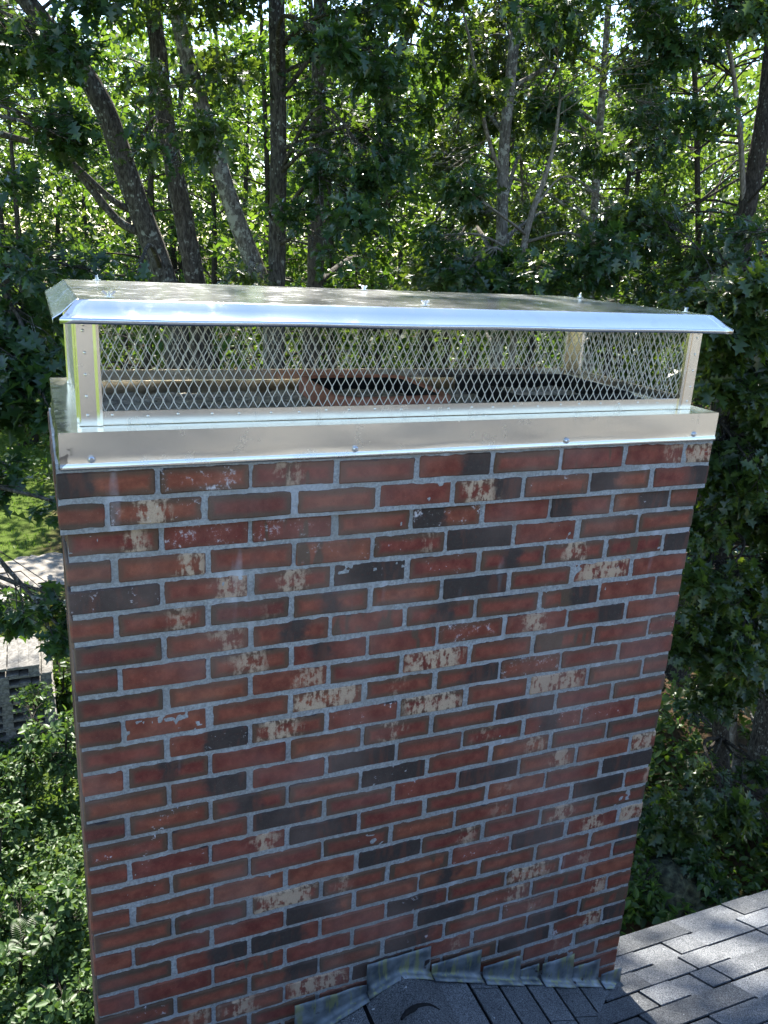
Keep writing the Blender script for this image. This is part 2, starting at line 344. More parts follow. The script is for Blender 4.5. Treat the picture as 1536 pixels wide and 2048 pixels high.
# valley of the cricket on the main roof (plane coords: u=x, v along the slope)
LV = (EAVE-(-(RID_Z-RZ0)/RS))/ca                        # distance upslope of ridge foot
rest_v = []; rest_f = []; nrest = 0
rr = random.Random(5)
for i in range(0, 46):
    v1 = -i*EXP+(.02 if i == 0 else 0); v0 = -(i+1)*EXP
    x = RX0+rr.random()*.1
    tooth = rr.random() < .5
    while x < RX1-.3:
        w = rr.choice((.09, .13, .15, .17, .20, .24, .27)); tooth = not tooth if rr.random() < .8 else tooth
        a0, a1 = x+(.009 if tooth else .0008), x+w
        b0 = v0+(.021 if tooth or rr.random() < .25 else .003)
        poly = [(a0, b0), (a1, b0), (a1, v1), (a0, v1)]
        x += w
        yc = EAVE+(v0+v1)/2*ca; xc = (a0+a1)/2
        if -.03 < xc < 1.74 and yc > -.05 : 
            if xc < 1.6: continue
        # keep clear of the cricket: region under it is |x-CX| < (ridge foot ...)
        tt = (yc+(RID_Z-RZ0)/RS)/((RID_Z-RZ0)/RS)       # 1 at wall, 0 at ridge foot
        if yc < .02 and tt > 0 and abs(xc-CX) < (.86)*tt-.10: continue
        h1_, h0_ = (.0075, .0005) if tooth else (.0045, .0002)
        sh = rr.choice((.25, .45, .5, .6, .7, .85, .3)) + rr.uniform(-.1, .1)
        vis = 1.45 < xc < 3.9 and -1.0 < yc
        if vis: shingle_obj(poly, FM, v0, v1, h0_, h1_, sh)
        else:
            vs, f = prism(poly, FM, v0, v1, h0_, h1_); rest_v += vs; rest_f += [tuple(k+nrest for k in g) for g in f]; nrest += len(vs)
me = bpy.data.meshes.new('shingle_field'); me.from_pydata(rest_v, [], rest_f); me.update()
o = obj('shingle', me, SHG, roof); o['kind'] = 'stuff'; o['shade'] = .5
# cricket saddle in front of the chimney
foot = -((RID_Z-RZ0)/RS); hw = .875
A_ = Vector((CX, .004, RID_Z)); Bf = Vector((CX, foot, RID_Z))
bm = bmesh.new()
for sgn in (1, -1):
    C_ = Vector((CX+sgn*hw, .004, RZ0)); vs = [bm.verts.new(p-Vector((0, 0, .010))) for p in (A_, Bf, C_)]; bm.faces.new(vs if sgn > 0 else vs[::-1])
obj('cricket_deck', mesh_bm('cricket_deck', bm), UNDER, roof)
for sgn in (1, -1):
    L = math.hypot(hw, RID_Z-RZ0); Vd = Vector((sgn*hw/L, 0, (RZ0-RID_Z)/L)); U = Vector((0, -1, 0)); N = Vector((sgn*-(RZ0-RID_Z)/L, 0, hw/L)); fr = (A_, U, Vd, N)
    e = .118; nrow = int(L/e)+1
    for i in range(nrow):
        v0, v1 = i*e, (i+1)*e; x = .0-rr.random()*.12
        while x < -foot:
            w = rr.choice((.12, .16, .2, .24, .3)); t_ = rr.random() < .6
            poly = [(x+(.004 if t_ else .001), v0+(.018 if t_ else .002)), (x+w, v0+(.018 if t_ else .002)), (x+w, v1), (x+(.004 if t_ else .001), v1)]
            x += w
            poly = clip(poly, [(-1, 0, 0.0), (1/(-foot), 1/L, 1.0)])
            if len(poly) < 3 or sgn < 0 and v0 > .75: continue
            shingle_obj(poly, fr, v0, v1, .0008, .007 if t_ else .0045, rr.choice((.12, .22, .3, .4)))
# ridge caps over the cricket
bmc = bmesh.new()
for k in range(5):
    y0 = -.012-k*.16; y1 = y0-.2
    vs = []
    for y, h in ((y0, .012+.001*k), (y1, .020)):
        for s_ in (-1, -.35, 0, .35, 1):
            vs.append(Vector((CX+s_*.115, y, RID_Z-abs(s_)*.115*.52+h-(.0 if s_ else .006))))
    me = bpy.data.meshes.new('ridge_cap'); c = sum(vs, Vector())/len(vs)
    me.from_pydata([v-c for v in vs], [], [(i, i+1, i+6, i+5) for i in range(4)]); me.update()
    o = obj('ridge_cap', me, SHG, roof); o.location = c; o['shade'] = .15+.1*(k % 2)
    sm = o.modifiers.new('thick', 'SOLIDIFY'); sm.thickness = .004
# black bead of roof sealant on the saddle
Lh = math.hypot(hw, RID_Z-RZ0); Nn = np.array([(RID_Z-RZ0)/Lh, 0, hw/Lh])
def on_saddle(u, v): d = ray(u, v); return CC+d*((np.array(A_)-CC)@Nn)/(d@Nn)
P_ = [on_saddle(u, v)+Nn*.010 for u, v in ((800, 2044), (812, 2030), (832, 2020), (856, 2018), (876, 2026))]
V, Q = tube(*smooth_poly(P_, [.004, .008, .009, .008, .004], 5), 8); obj('sealant_bead', mesh_np('sealant_bead', V, Q, True), UNDER, roof)
# ------------------------------------------------------------------ chimney
PC = .0676; BH = .0573; BL = .1932; HL = .0916; CW = 1.7172; CD = .6596
chim = empty('brick_chimney', (CW/2, CD/2, GZ)); tag(chim, 'broad red brick chimney with pale mortar joints beside the shingle roof', 'chimney')
CI = Matrix.Translation((-CW/2, -CD/2, -GZ))
def cpart(name, me, mat, loc=None, rot=None):
    o = obj(name, me, mat, chim, loc, rot); o.matrix_parent_inverse = CI; return o
def brick_mesh(L, depth, seed):
    r = random.Random(seed); st = [-L/2, -L/2+.0035, -L/6, L/6, L/2-.0035, L/2]; V = []
    hb = BH/2
    for k, x in enumerate(st):
        e = .0035 if k in (0, 5) else 0; zt = hb-e*.5+r.uniform(-.0011, .0011); zb = -hb+e*.5+r.uniform(-.0011, .0011); fy = e+r.uniform(-.0006, .0008); xx = x+r.uniform(-.001, .001)
        V += [(xx, depth, zb), (xx, fy+.004, zb), (xx, fy, zb+.0035), (xx, fy, zt-.0035), (xx, fy+.004, zt), (xx, depth, zt)]
    F = []
    for k in range(5):
        for j in range(5): a = k*6+j; F.append((a, a+1, a+7, a+6))
    F.append((0, 5, 4, 3, 2, 1)); F.append(tuple(30+i for i in range(6)))
    V = [(x, y-depth/2, z) for x, y, z in V]
    return V, F
def to_mesh(nm, VF):
    me = bpy.data.meshes.new(nm); me.from_pydata(VF[0], [], VF[1]); me.update(); me.materials.append(MB); return me
ST = [to_mesh('brick', brick_mesh(BL, .0916, 100+i)) for i in range(10)]
HD = [to_mesh('brick_end', brick_mesh(HL, .1932, 200+i)) for i in range(6)]
CODES = {
 1: 'dl w Fs r k r s f g', 2: 'b wF b r r Gk s l k', 3: 'f w sw r lw r l k b', 4: 'b f r sw f d r b r', 5: 'd f F d r m F s d',
 6: 'r f fb m r d r g r', 7: 'b f m s m r ks r r', 8: 'b r F m s w F k r', 9: 'b r Ff r g r s r r', 10: 'b r r g F k w r r',
 11: 'r k G r g r g r b', 12: 'r m r r F r d r r', 13: 'r k r d r F m r r', 14: 'b r m r d r f r b', 15: 'r r d r r d f r g',
 16: 'r r f d r r F r d', 17: 'r r r b r f r d f', 18: 'r r r r d f r F b', 19: 'r b g F s r d F g', 20: 'r r r d r m r r k',
 21: 'b k d r d r g F b', 22: 'r r s r r d f s r', 23: 'b r k b d r F f r', 24: 'd f F g d f r d s', 25: 'r r r F r s d f d', 26: 'r k f r f d r f b', 27: 'r r d r r r d r r'}
br_ = random.Random(3)
def brick_props(o, code):
    D = [2.0, 2.0, 0.0]; F = [2., 2., 0.]; B = [br_.choice((.35, .7, .9)), 0., 0.]
    for ch in code:
        if ch == 'd': D = [-.3, br_.choice((.8, 1.3)), 1.]
        if ch == 'l': D = [-.3, br_.uniform(.35, .6), 1.]
        if ch == 'k': D = [br_.uniform(.42, .62), 1.3, 1.]
        if ch == 'm': a = br_.uniform(.2, .4); D = [a, a+br_.uniform(.25, .4), 1.]
        if ch == 'f': F = [br_.uniform(.5, .65), br_.uniform(.85, 1.1), br_.uniform(.4, .95)]
        if ch == 'F': a = br_.uniform(.15, .35); F = [a, a+br_.uniform(.3, .45), br_.uniform(.45, 1.)]
        if ch == 'g': F = [br_.uniform(.0, .15), br_.uniform(.75, 1.05), br_.uniform(.75, 1.)]
        if ch == 'G': F = [.1, .65, .85]
        if ch == 'b': B[0] = 1.; D = [-.3, 1.3, .25]
        if ch == 's': B[1] = 1.
        if ch == 'w': B[2] = br_.uniform(.5, 1.)
    if br_.random() < .12: B[2] = max(B[2], br_.uniform(.2, .45))
    o['dark_zone'] = D; o['flake_zone'] = F; o['tone'] = B
side = Acc4 = None
def roofline(x): return RID_Z-(RID_Z-RZ0)/.8585*abs(x-CX)
nb = 0
for k in range(1, 31):
    if k >= 3: zt = -(k-3)*PC; x0 = 0.; fy = 0.; sc = 1.
    else: zt = (3-k)*PC; x0 = -.010; fy = -.015; sc = 1.0134
    zc = zt-BH/2; x = x0
    codes = CODES.get(k, 'r k r f r d r b r').split(); n = 0
    even = (k % 2 == 0)
    for j in range(9):
        head = (j == 0) if even else (j == 8)
        L = HL if head else BL; xc = x+L*sc/2; x += (L+.01)*sc
        if zt < roofline(xc)-.05: continue
        me = br_.choice(HD if head else ST)
        dep = .1932 if head else .0916
        o = cpart('brick', me, MB, (xc+br_.uniform(-.0025, .0025), fy+dep/2+br_.uniform(-.0016, .0018), zc+br_.uniform(-.0018, .0018)), (br_.uniform(-.008, .008), br_.uniform(-.009, .009), br_.uniform(-.005, .005)))
        o.scale = (sc*br_.uniform(.98, 1.012), 1, br_.uniform(.95, 1.035)); brick_props(o, codes[j]); nb += 1
# the sides, back and the foot of the stack: too thin a sliver in view to pick apart
sv = []; sf = []
def put(L, depth, M4, seed):
    V, F = brick_mesh(L, depth, seed); b = len(sv)
    for v in V: w_ = M4 @ Vector(v); sv.append(w_)
    for f in F: sf.append(tuple(i+b for i in f))
nk = int((0.14-GZ)/PC)
for k in range(1, nk+3):
    zt = (3-k)*PC; cor = k < 3; e = .0125 if cor else 0.; zc = zt-BH/2; even = k % 2 == 0
    for side_ in (0, 1):
        xs = -e if side_ == 0 else CW+e; rotz = -math.pi/2 if side_ == 0 else math.pi/2
        first_along = even if side_ == 0 else (not even)
        spans = [(BL+.01, BL), (2*(BL+.01), BL), (3*(BL+.01), CD-3*(BL+.01))] if first_along else [(HL+.01, BL), (HL+.01+BL+.01, BL), (HL+.01+2*(BL+.01), CD-HL-.01-2*(BL+.01))]
        if zt < -2.0: spans = [(0., BL)]+spans if first_along else [(0., HL)]+spans
        for y0, L in spans:
            xx = xs+(.0458 if side_ == 0 else -.0458)
            put(L, .0916, Matrix.Translation((xx, y0+L/2, zc)) @ Matrix.Rotation(rotz, 4, 'Z'), k*7+int(y0*50))
    x = 0.
    for j in range(9):
        head = (j == 0) if not even else (j == 8); L = HL if head else BL
        put(L, .0916, Matrix.Translation((x+L/2, CD+e-.0458, zc)) @ Matrix.Rotation(math.pi, 4, 'Z'), k*11+j)
        if zt < -2.0: put(L, .0916, Matrix.Translation((CW-x-L/2, .0458, zc)), k*13+j)
        x += L+.01
me = bpy.data.meshes.new('brick_sides'); me.from_pydata(sv, [], sf); me.update()
o = cpart('brick', me, MB); o['kind'] = 'stuff'; o['dark_zone'] = [2., 2., 0.]; o['flake_zone'] = [2., 2., 0.]; o['tone'] = [.8, .3, 0.]
# mortar: a rough face a few millimetres behind the bricks
def vnoise(P, s, seed):
    P = P*s; i = np.floor(P).astype(np.int64); f = P-i; f = f*f*(3-2*f)
    def h(a): 
        n = (a[..., 0]*374761393+a[..., 1]*668265263+seed*974711) & 0x7fffffff; n = ((n ^ (n >> 13))*1274126177) & 0x7fffffff; return ((n ^ (n >> 16)) & 0xffff)/65535.
    a = h(i); b = h(i+np.array([1, 0])); c = h(i+np.array([0, 1])); d = h(i+np.array([1, 1]))
    return (a*(1-f[..., 0])+b*f[..., 0])*(1-f[..., 1])+(c*(1-f[..., 0])+d*f[..., 0])*f[..., 1]
def rough_face(x0, x1, z0, z1, y, amp, step):
    nxx = int((x1-x0)/step)+1; nzz = int((z1-z0)/step)+1
    X, Zz = np.meshgrid(np.linspace(x0, x1, nxx), np.linspace(z0, z1, nzz)); P = np.stack([X, Zz], -1)
    d = (vnoise(P, 45, 1)*.45+vnoise(P, 110, 2)*.35+vnoise(P, 8, 3)*.4-.6)*amp
    V = np.stack([X, y-d, Zz], -1).reshape(-1, 3); ii = (np.arange(nzz-1)[:, None]*nxx+np.arange(nxx-1)[None, :]).ravel()
    return V, np.stack([ii, ii+1, ii+nxx+1, ii+nxx], 1)
a_ = Acc(); a_.add(*rough_face(.004, CW-.004, -2.05, .0085, .0038, .0062, .005)); a_.add(*rough_face(-.0095, CW+.0095, .0005, .1445, -.0112, .0062, .005))
def boxq(x0, x1, y0, y1, z0, z1):
    V = np.array([(x, y, z) for x in (x0, x1) for y in (y0, y1) for z in (z0, z1)]); F = np.array([(0, 1, 3, 2), (4, 6, 7, 5), (0, 4, 5, 1), (2, 3, 7, 6), (0, 2, 6, 4), (1, 5, 7, 3)]); return V, F
a_.add(*boxq(.004, CW-.004, .02, CD-.004, GZ, .005)); a_.add(*boxq(-.009, CW+.009, -.003, CD+.009, .0008, .1405))
cpart('mortar', a_.mesh('mortar'), MM)
# crown wash of rough mortar
nxx, nyy = 150, 60
X, Y = np.meshgrid(np.linspace(.02, CW-.02, nxx), np.linspace(.035, CD-.02, nyy)); P = np.stack([X, Y], -1)
dz = np.minimum(np.minimum(Y-.035, CD-.02-Y), np.minimum(X-.02, CW-.02-X)); Zc = .168+np.minimum(dz*.28, .04)+(vnoise(P, 30, 5)-.5)*.012+(vnoise(P, 90, 6)-.5)*.007
V = np.stack([X, Y, Zc], -1).reshape(-1, 3); ii = (np.arange(nyy-1)[:, None]*nxx+np.arange(nxx-1)[None, :]).ravel()
cpart('crown', mesh_np('crown', V, np.stack([ii, ii+1, ii+nxx+1, ii+nxx], 1)), CROWN)
def rrect(x0, x1, y0, y1, r, n=6):
    out = []
    for cx, cy, a in ((x1-r, y1-r, 0), (x0+r, y1-r, 90), (x0+r, y0+r, 180), (x1-r, y0+r, 270)):
        for k in range(n+1): t = math.radians(a+90*k/n); out.append((cx+r*math.cos(t), cy+r*math.sin(t)))
    return out
def flue(x0, x1, y0, y1, zb, zt, w, r, mat):
    bm = bmesh.new(); o_ = rrect(x0, x1, y0, y1, r); i_ = rrect(x0+w, x1-w, y0+w, y1-w, max(r-w*.6, .01)); rings = []
    for pts, z in ((o_, zb), (o_, zt-.006), ([(p[0]+(q[0]-p[0])*.2, p[1]+(q[1]-p[1])*.2) for p, q in zip(o_, i_)], zt), ([(p[0]+(q[0]-p[0])*.8, p[1]+(q[1]-p[1])*.8) for p, q in zip(o_, i_)], zt), (i_, zt-.006), (i_, zb-.6)):
        rings.append([bm.verts.new((x, y, z+random.uniform(-.001, .001))) for x, y in pts])
    for a, b in zip(rings, rings[1:]):
        for k in range(len(a)): bm.faces.new((a[k], a[(k+1) % len(a)], b[(k+1) % len(a)], b[k]))
    me = mesh_bm('flue', bm, True); nn = len(o_); me.materials.append(mat); me.materials.append(FLUE_BLACK)
    for i, p in enumerate(me.polygons): p.material_index = 1 if i >= 4*nn else 0
    return me
cpart('flue_tile', flue(.648, .985, .135, .515, .15, .252, .026, .06, TERRA), TERRA)
o = cpart('flue_tile', flue(1.16, 1.58, .14, .54, .15, .246, .03, .05, FLUE_BLACK), FLUE_BLACK); o['label'] = 'black flue tile at the right end of the crown'  # second tile, added to fill the black area at the right of the crown
cpart('flue_throat', box_mesh('flue_throat', .60, 1.60, .1, .52, -.5, -.45), FLUE_BLACK)

# ------------------------------------------------------------------ lead step flashing
fl = empty('step_flashing', (CX, -.01, RID_Z)); tag(fl, 'stepped lead flashing sheets where chimney front meets the shingle saddle', 'flashing')
def lead_sheet(x0, x1, ztop, bend, seed):
    r = random.Random(seed); NX, NZ = 7, 6; V = []; F = []
    for j in range(NZ+1):
        for i in range(NX+1):
            x = x0+(x1-x0)*i/NX; zb = roofline(x)+.013; f = j/NZ
            if f <= .72: z = ztop+r.uniform(-.002, .002)*(j == 0)+(zb-ztop)*f/.72; y = -.011-.006*bend-.006*f+r.uniform(-.001, .001)
            else: g = (f-.72)/.28; y = -.019-.006*bend-.026*g; z = zb+.003*(1-g)+r.uniform(0, .0006)
            V.append((x+r.uniform(-.001, .001), y, z))
    for j in range(NZ):
        for i in range(NX): a = j*(NX+1)+i; F.append((a, a+1, a+NX+2, a+NX+1))
    me = bpy.data.meshes.new('lead_sheet'); me.from_pydata([(a-CX, b+.01, c-RID_Z) for a, b, c in V], [], F); me.update()
    for p in me.polygons: p.use_smooth = True
    o = obj('lead_sheet', me, LEAD, fl); m = o.modifiers.new('thick', 'SOLIDIFY'); m.thickness = .002
jz = lambda k: -(k-3)*PC+.005
def joint_above(z):
    k = math.ceil((z-.005)/PC); return k*PC+.005
lead_sheet(CX-.105, CX+.105, joint_above(RID_Z+.03), 0, 1)
xs_r = [.115, .30, .44, .53, .655, .785, .872]
for i in range(6):
    lead_sheet(CX+xs_r[i]-.006, CX+xs_r[i+1]-.016+.010*(i % 2), joint_above(roofline(CX+xs_r[i])+.025), (i % 2)+1, 10+i)
xs_l = [.11, .34, .44, .60, .74, .862]
for i in range(5):
    lead_sheet(CX-xs_l[i+1]+.012, CX-xs_l[i]+.004, joint_above(roofline(CX-xs_l[i])+.025), (i % 2)+1, 30+i)

# ------------------------------------------------------------------ stainless chimney cap
cap = empty('chimney_cap', (CW/2, CD/2, .14)); tag(cap, 'shiny stainless steel chimney cap with mesh sides and flat lid', 'chimney cap')
KI = Matrix.Translation((-CW/2, -CD/2, -.14))
def kpart(name, me, mat, parent=None):
    o = obj(name, me, mat, parent or cap)
    o.matrix_parent_inverse = KI if parent is None else Matrix.Identity(4); return o
FX0, FX1, FY0, FY1, FZ0, FZ1 = -.001, 1.7225, -.0205, .682, .1425, .2215
def wob(x, z, s):
    return .0011*math.sin(x*7+s)+.0007*math.sin(x*17+z*60+s*2)
def strip(pts, nseg, axis, s=0., amp=1.):
    """loft profile pts(list of (out,z)) along a side"""
    V = []; F = []; m = len(pts)
    for i in range(nseg+1):
        f = i/nseg
        for k, (d, z, inset) in enumerate(pts):
            w = wob(f*1.7, z, s)*amp*(1 if 0 < i < nseg and 0 < k < m-1 else .2)
            if axis == 'front': V.append((FX0+inset+(FX1-FX0-2*inset)*f, FY0-d+w, z))
            if axis == 'back': V.append((FX1-inset-(FX1-FX0-2*inset)*f, FY1+d+w, z))
            if axis == 'left': V.append((FX0-d+w, FY1-inset-(FY1-FY0-2*inset)*f, z))
            if axis == 'right': V.append((FX1+d+w, FY0+inset+(FY1-FY0-2*inset)*f, z))
    for i in range(nseg):
        for k in range(m-1): a = i*m+k; F.append((a, a+m, a+m+1, a+1))
    return V, F
SH = .072
prof = [(.001, FZ0, 0), (.0035, FZ0+.003, 0), (.0035, FZ0+.007, 0), (.0005, FZ0+.0125, 0), (0, FZ0+.014, 0), (.0004, FZ0+.03, 0), (.0006, FZ0+.05, 0), (.0002, FZ1, 0)]
inner = [(.0002, FZ1+.0003, 0), (-SH*.5, FZ1-.0005, SH*.5), (-SH, FZ1, SH)]
for ax, s in (('front', 0.), ('left', 2.), ('right', 4.), ('back', 6.)):
    V, F = strip(prof, 48, ax, s); me = bpy.data.meshes.new('flange'); me.from_pydata(V, [], F); me.update()
    for p in me.polygons: p.use_smooth = True
    kpart('flange', me, STEEL)
    V, F = strip(inner, 24, ax, s, .5); me = bpy.data.meshes.new('shelf'); me.from_pydata(V, [], F); me.update()
    kpart('shelf', me, STEEL)
PX0, PX1, PY0, PY1 = .044, 1.675, .038, .625
PT = .478
def post(cx, cy, sx, sy):
    """angle post: outer corner at cx,cy, legs run towards sx, sy"""
    bm = bmesh.new(); w = .047; t = .0016
    path = [(w, .010), (w, .0), (w-.006, -.0035), (w-.012, 0), (.003, 0), (0, .003), (0, w-.012), (-.0035, w-.006), (0, w), (.010, w)]
    lo = [bm.verts.new((cx+sx*a, cy+sy*b, FZ1+.0008)) for a, b in path]; hi = [bm.verts.new((cx+sx*a, cy+sy*b, PT)) for a, b in path]
    for k in range(len(path)-1): bm.faces.new((lo[k], lo[k+1], hi[k+1], hi[k]))
    bmesh.ops.recalc_face_normals(bm, faces=bm.faces[:])
    bmesh.ops.solidify(bm, geom=bm.faces[:], thickness=t)
    return mesh_bm('post', bm)
def dome(bm, c, r, h, axis):
    prev = None
    for rr_, hh in ((r, 0), (r*.75, h*.6), (r*.35, h*.95)):
        ring = []
        for k in range(8):
            a = 2*math.pi*k/8; u_, v_ = rr_*math.cos(a), rr_*math.sin(a)
            p = {'-y': (c[0]+u_, c[1]-hh, c[2]+v_), '-x': (c[0]-hh, c[1]+u_, c[2]+v_), 'z': (c[0]+u_, c[1]+v_, c[2]+hh)}[axis]; ring.append(bm.verts.new(p))
        if prev:
            for k in range(8): bm.faces.new((prev[k], prev[(k+1) % 8], ring[(k+1) % 8], ring[k]))
        prev = ring
    bm.faces.new(prev)
for cx, cy, sx, sy in ((PX0, PY0, 1, 1), (PX1, PY0, -1, 1), (PX0, PY1, 1, -1), (PX1, PY1, -1, -1)):
    p = kpart('corner_post', post(cx, cy, sx, sy), STEEL_P)
    if sy > 0:
        bm = bmesh.new()
        for z in (.245, .285, .33, .375, .42, .432): dome(bm, (cx+sx*.018+random.uniform(-.003, .003), cy-.0003, z), .0035, .0016, '-y')
        bmesh.ops.recalc_face_normals(bm, faces=bm.faces[:])
        kpart('spot_weld', mesh_bm('spot_weld', bm, True), STEEL_P, p)['kind'] = 'stuff'
# rails under the mesh
RT = .2525
def rail(x0, x1, y0, y1, nm):
    return kpart('bottom_rail', box_mesh('rail', x0, x1, y0, y1, FZ1+.0006, RT, .0008), STEEL_P)
r1 = rail(PX0+.047, PX1-.047, PY0+.004, PY0+.0062, 'f'); rail(PX0+.047, PX1-.047, PY1-.0062, PY1-.004, 'b'); rail(PX0+.004, PX0+.0062, PY0+.047, PY1-.047, 'l'); rail(PX1-.0062, PX1-.004, PY0+.047, PY1-.047, 'r')
bm = bmesh.new(); x = .11
while x < 1.6: dome(bm, (x, PY0+.0042, .2415+random.uniform(-.002, .002)), .0034, .0017, '-y'); x += random.uniform(.055, .075)
bmesh.ops.recalc_face_normals(bm, faces=bm.faces[:]); kpart('spot_weld', mesh_bm('rail_welds', bm, True), STEEL_P, r1)['kind'] = 'stuff'
# expanded metal
def expanded(length, z0, z1, mapf):
    s = .011; per = .046; acc = Acc(); n = int(length/s)
    for j in range(n+1):
        zs = []; xs = []; z = z0-per; ph = (j % 2)*.5*per
        k = 0
        while z < z1+per:
            sg = 1 if k % 2 == 0 else -1
            zk = z0-per+ph+k*per/2; zs += [zk-.0036, zk+.0036]; xs += [sg*(s/2-.0009)]*2; k += 1; z = zk
        zs = np.array(zs); xs = np.array(xs); zz = np.concatenate([[z0], zs[(zs > z0) & (zs < z1)], [z1]]); xx = np.interp(zz, zs, xs)+j*s
        xx = np.clip(xx, 0, length)
        w = .00095; t = .0008; m = len(zz); V = []
        tilt = np.gradient(xx, zz)
        for dx, dy in ((-w, -t), (w, -t), (w, t), (-w, t)):
            V.append(np.stack([xx+dx*np.sqrt(1+.6*tilt**2), dy+.0012*np.sign(tilt)*(np.abs(tilt) > .05), zz], -1))
        V = np.stack(V, 1).reshape(-1, 3)
        i = np.arange(m-1)[:, None]*4; kk = np.arange(4)[None, :]; k2 = (kk+1) % 4
        acc.add(mapf(V), np.stack([i+kk, i+k2, i+4+k2, i+4+kk], -1).reshape(-1, 4))
    return acc.mesh('expanded_mesh')
lx = PX1-PX0-.094; ly = PY1-PY0-.094
kpart('wire_mesh', expanded(lx, RT-.004, PT-.006, lambda V: np.stack([PX0+.047+V[:, 0], PY0+.0075+V[:, 1], V[:, 2]], -1)), STEEL_M)
kpart('wire_mesh', expanded(lx, RT-.004, PT-.006, lambda V: np.stack([PX0+.047+V[:, 0], PY1-.0075+V[:, 1], V[:, 2]], -1)), STEEL_M)
kpart('wire_mesh', expanded(ly, RT-.004, PT-.006, lambda V: np.stack([PX0+.0075+V[:, 1], PY0+.047+V[:, 0], V[:, 2]], -1)), STEEL_M)
kpart('wire_mesh', expanded(ly, RT-.004, PT-.006, lambda V: np.stack([PX1-.0075+V[:, 1], PY0+.047+V[:, 0], V[:, 2]], -1)), STEEL_M)
# lid
LX0, LX1, LY0, LY1, LZ = .056, 1.652, .002, .69, .4855
nxx, nyy = 64, 24
X, Y = np.meshgrid(np.linspace(LX0, LX1, nxx), np.linspace(LY0, LY1, nyy)); P = np.stack([X, Y], -1)
fx = (X-LX0)/(LX1-LX0); fy_ = (Y-LY0)/(LY1-LY0); bump_ = np.minimum(np.minimum(fx, 1-fx)*4, np.minimum(fy_, 1-fy_)*2); edge_ = np.minimum(bump_*6, 1)
Zl = LZ+.003*np.minimum(bump_, 1)+edge_*((vnoise(P, 3.1, 9)-.5)*.005+(vnoise(P, 7, 10)-.5)*.0008)
V = np.stack([X, Y, Zl], -1).reshape(-1, 3); ii = (np.arange(nyy-1)[:, None]*nxx+np.arange(nxx-1)[None, :]).ravel()
lid = kpart('lid', mesh_np('lid', V, np.stack([ii, ii+1, ii+nxx+1, ii+nxx], 1), True), STEEL_LID)
def skirt(side):
    V = []; F = []; pr = []
    for k in range(5): a = math.radians(40*k/4); r = .012; pr.append((r*math.sin(a), -r*(1-math.cos(a))))
    o0, z0 = pr[-1]; pr += [(o0+.014, z0-.0118), (o0+.028, z0-.0236), (.0475, -.0330), (.0500, -.0345), (.0506, -.0362), (.0506, -.0445)]
    n = 60; m = len(pr)
    for i in range(n+1):
        f = i/n
        for (d, z) in pr:
            g = d*1.0-(.010 if d > .012 else .0)*(d-.012)/.04; wv = .0006*math.sin(f*21+d*40)*(d > .012)
            if side == 'front': V.append((LX0-g+(LX1-LX0+2*g)*f, LY0-d, LZ+z+wv))
            if side == 'back': V.append((LX1+g-(LX1-LX0+2*g)*f, LY1+d, LZ+z+wv))
            if side == 'left': V.append((LX0-d*1.05, LY1+g-(LY1-LY0+2*g)*f, LZ+z+wv))
            if side == 'right': V.append((LX1+d*1.05, LY0-g+(LY1-LY0+2*g)*f, LZ+z+wv))
    for i in range(n):
        for k in range(m-1): a = i*m+k; F.append((a, a+1, a+m+1, a+m))
    me = bpy.data.meshes.new('skirt'); me.from_pydata(V, [], F); me.update()
    for p in me.polygons: p.use_smooth = True
    o = kpart('skirt', me, STEEL_LID, lid); o.modifiers.new('thick', 'SOLIDIFY').thickness = .0009
for s_ in ('front', 'left', 'right', 'back'): skirt(s_)
# wing nuts on studs
def wing():
    bm = bmesh.new()
    def cyl(r, z0, z1, n=10, c=(0, 0)):
        lo = [bm.verts.new((c[0]+r*math.cos(2*math.pi*k/n), c[1]+r*math.sin(2*math.pi*k/n), z0)) for k in range(n)]; hi = [bm.verts.new((v.co.x, v.co.y, z1)) for v in lo]
        for k in range(n): bm.faces.new((lo[k], lo[(k+1) % n], hi[(k+1) % n], hi[k]))
        bm.faces.new(hi); bm.faces.new(lo[::-1])
    cyl(.0125, 0, .0014, 16); cyl(.0055, .0014, .010); cyl(.0032, .010, .0185)
    for s in (-1, 1):
        pts = [(.004, .004), (.010, .009), (.0155, .016), (.0135, .0205), (.0085, .019), (.0045, .011)]
        a = [bm.verts.new((s*x, -.0011, z)) for x, z in pts]; b = [bm.verts.new((s*x, .0011, z)) for x, z in pts]; n = len(pts)
        for k in range(n): bm.faces.new((a[k], a[(k+1) % n], b[(k+1) % n], b[k]))
        bm.faces.new(a); bm.faces.new(b[::-1])
    bmesh.ops.recalc_face_normals(bm, faces=bm.faces[:]); return mesh_bm('wing_nut', bm)
wn = wing()
for u, v, a in ((225, 600, .0), (875, 616, .35), (1371, 624, 1.2), (190, 557, 1.3), (728, 580, .5), (1160, 595, .7)):
    p = onplane(u, v, 2, LZ+.002); o = kpart('wing_nut', wn, ZINC); o.location = (p[0], min(max(p[1], LY0+.035), LY1-.02), LZ+.0024); o.rotation_euler = (0, 0, a); o.scale = (.9, .9, .62)
bm = bmesh.new(); n = 6
def ring(r, y, n=12): return [bm.verts.new((r*math.cos(2*math.pi*k/n), y, r*math.sin(2*math.pi*k/n))) for k in range(n)]
rs = [ring(.0085, 0), ring(.0085, -.0012), ring(.0058, -.0014), ring(.0056, -.0055), ring(.0042, -.0064)]
for a, b in zip(rs, rs[1:]):
    for k in range(12): bm.faces.new((a[k], a[(k+1) % 12], b[(k+1) % 12], b[k]))
bm.faces.new(rs[-1]); bmesh.ops.recalc_face_normals(bm, faces=bm.faces[:]); sc_ = mesh_bm('screw', bm)
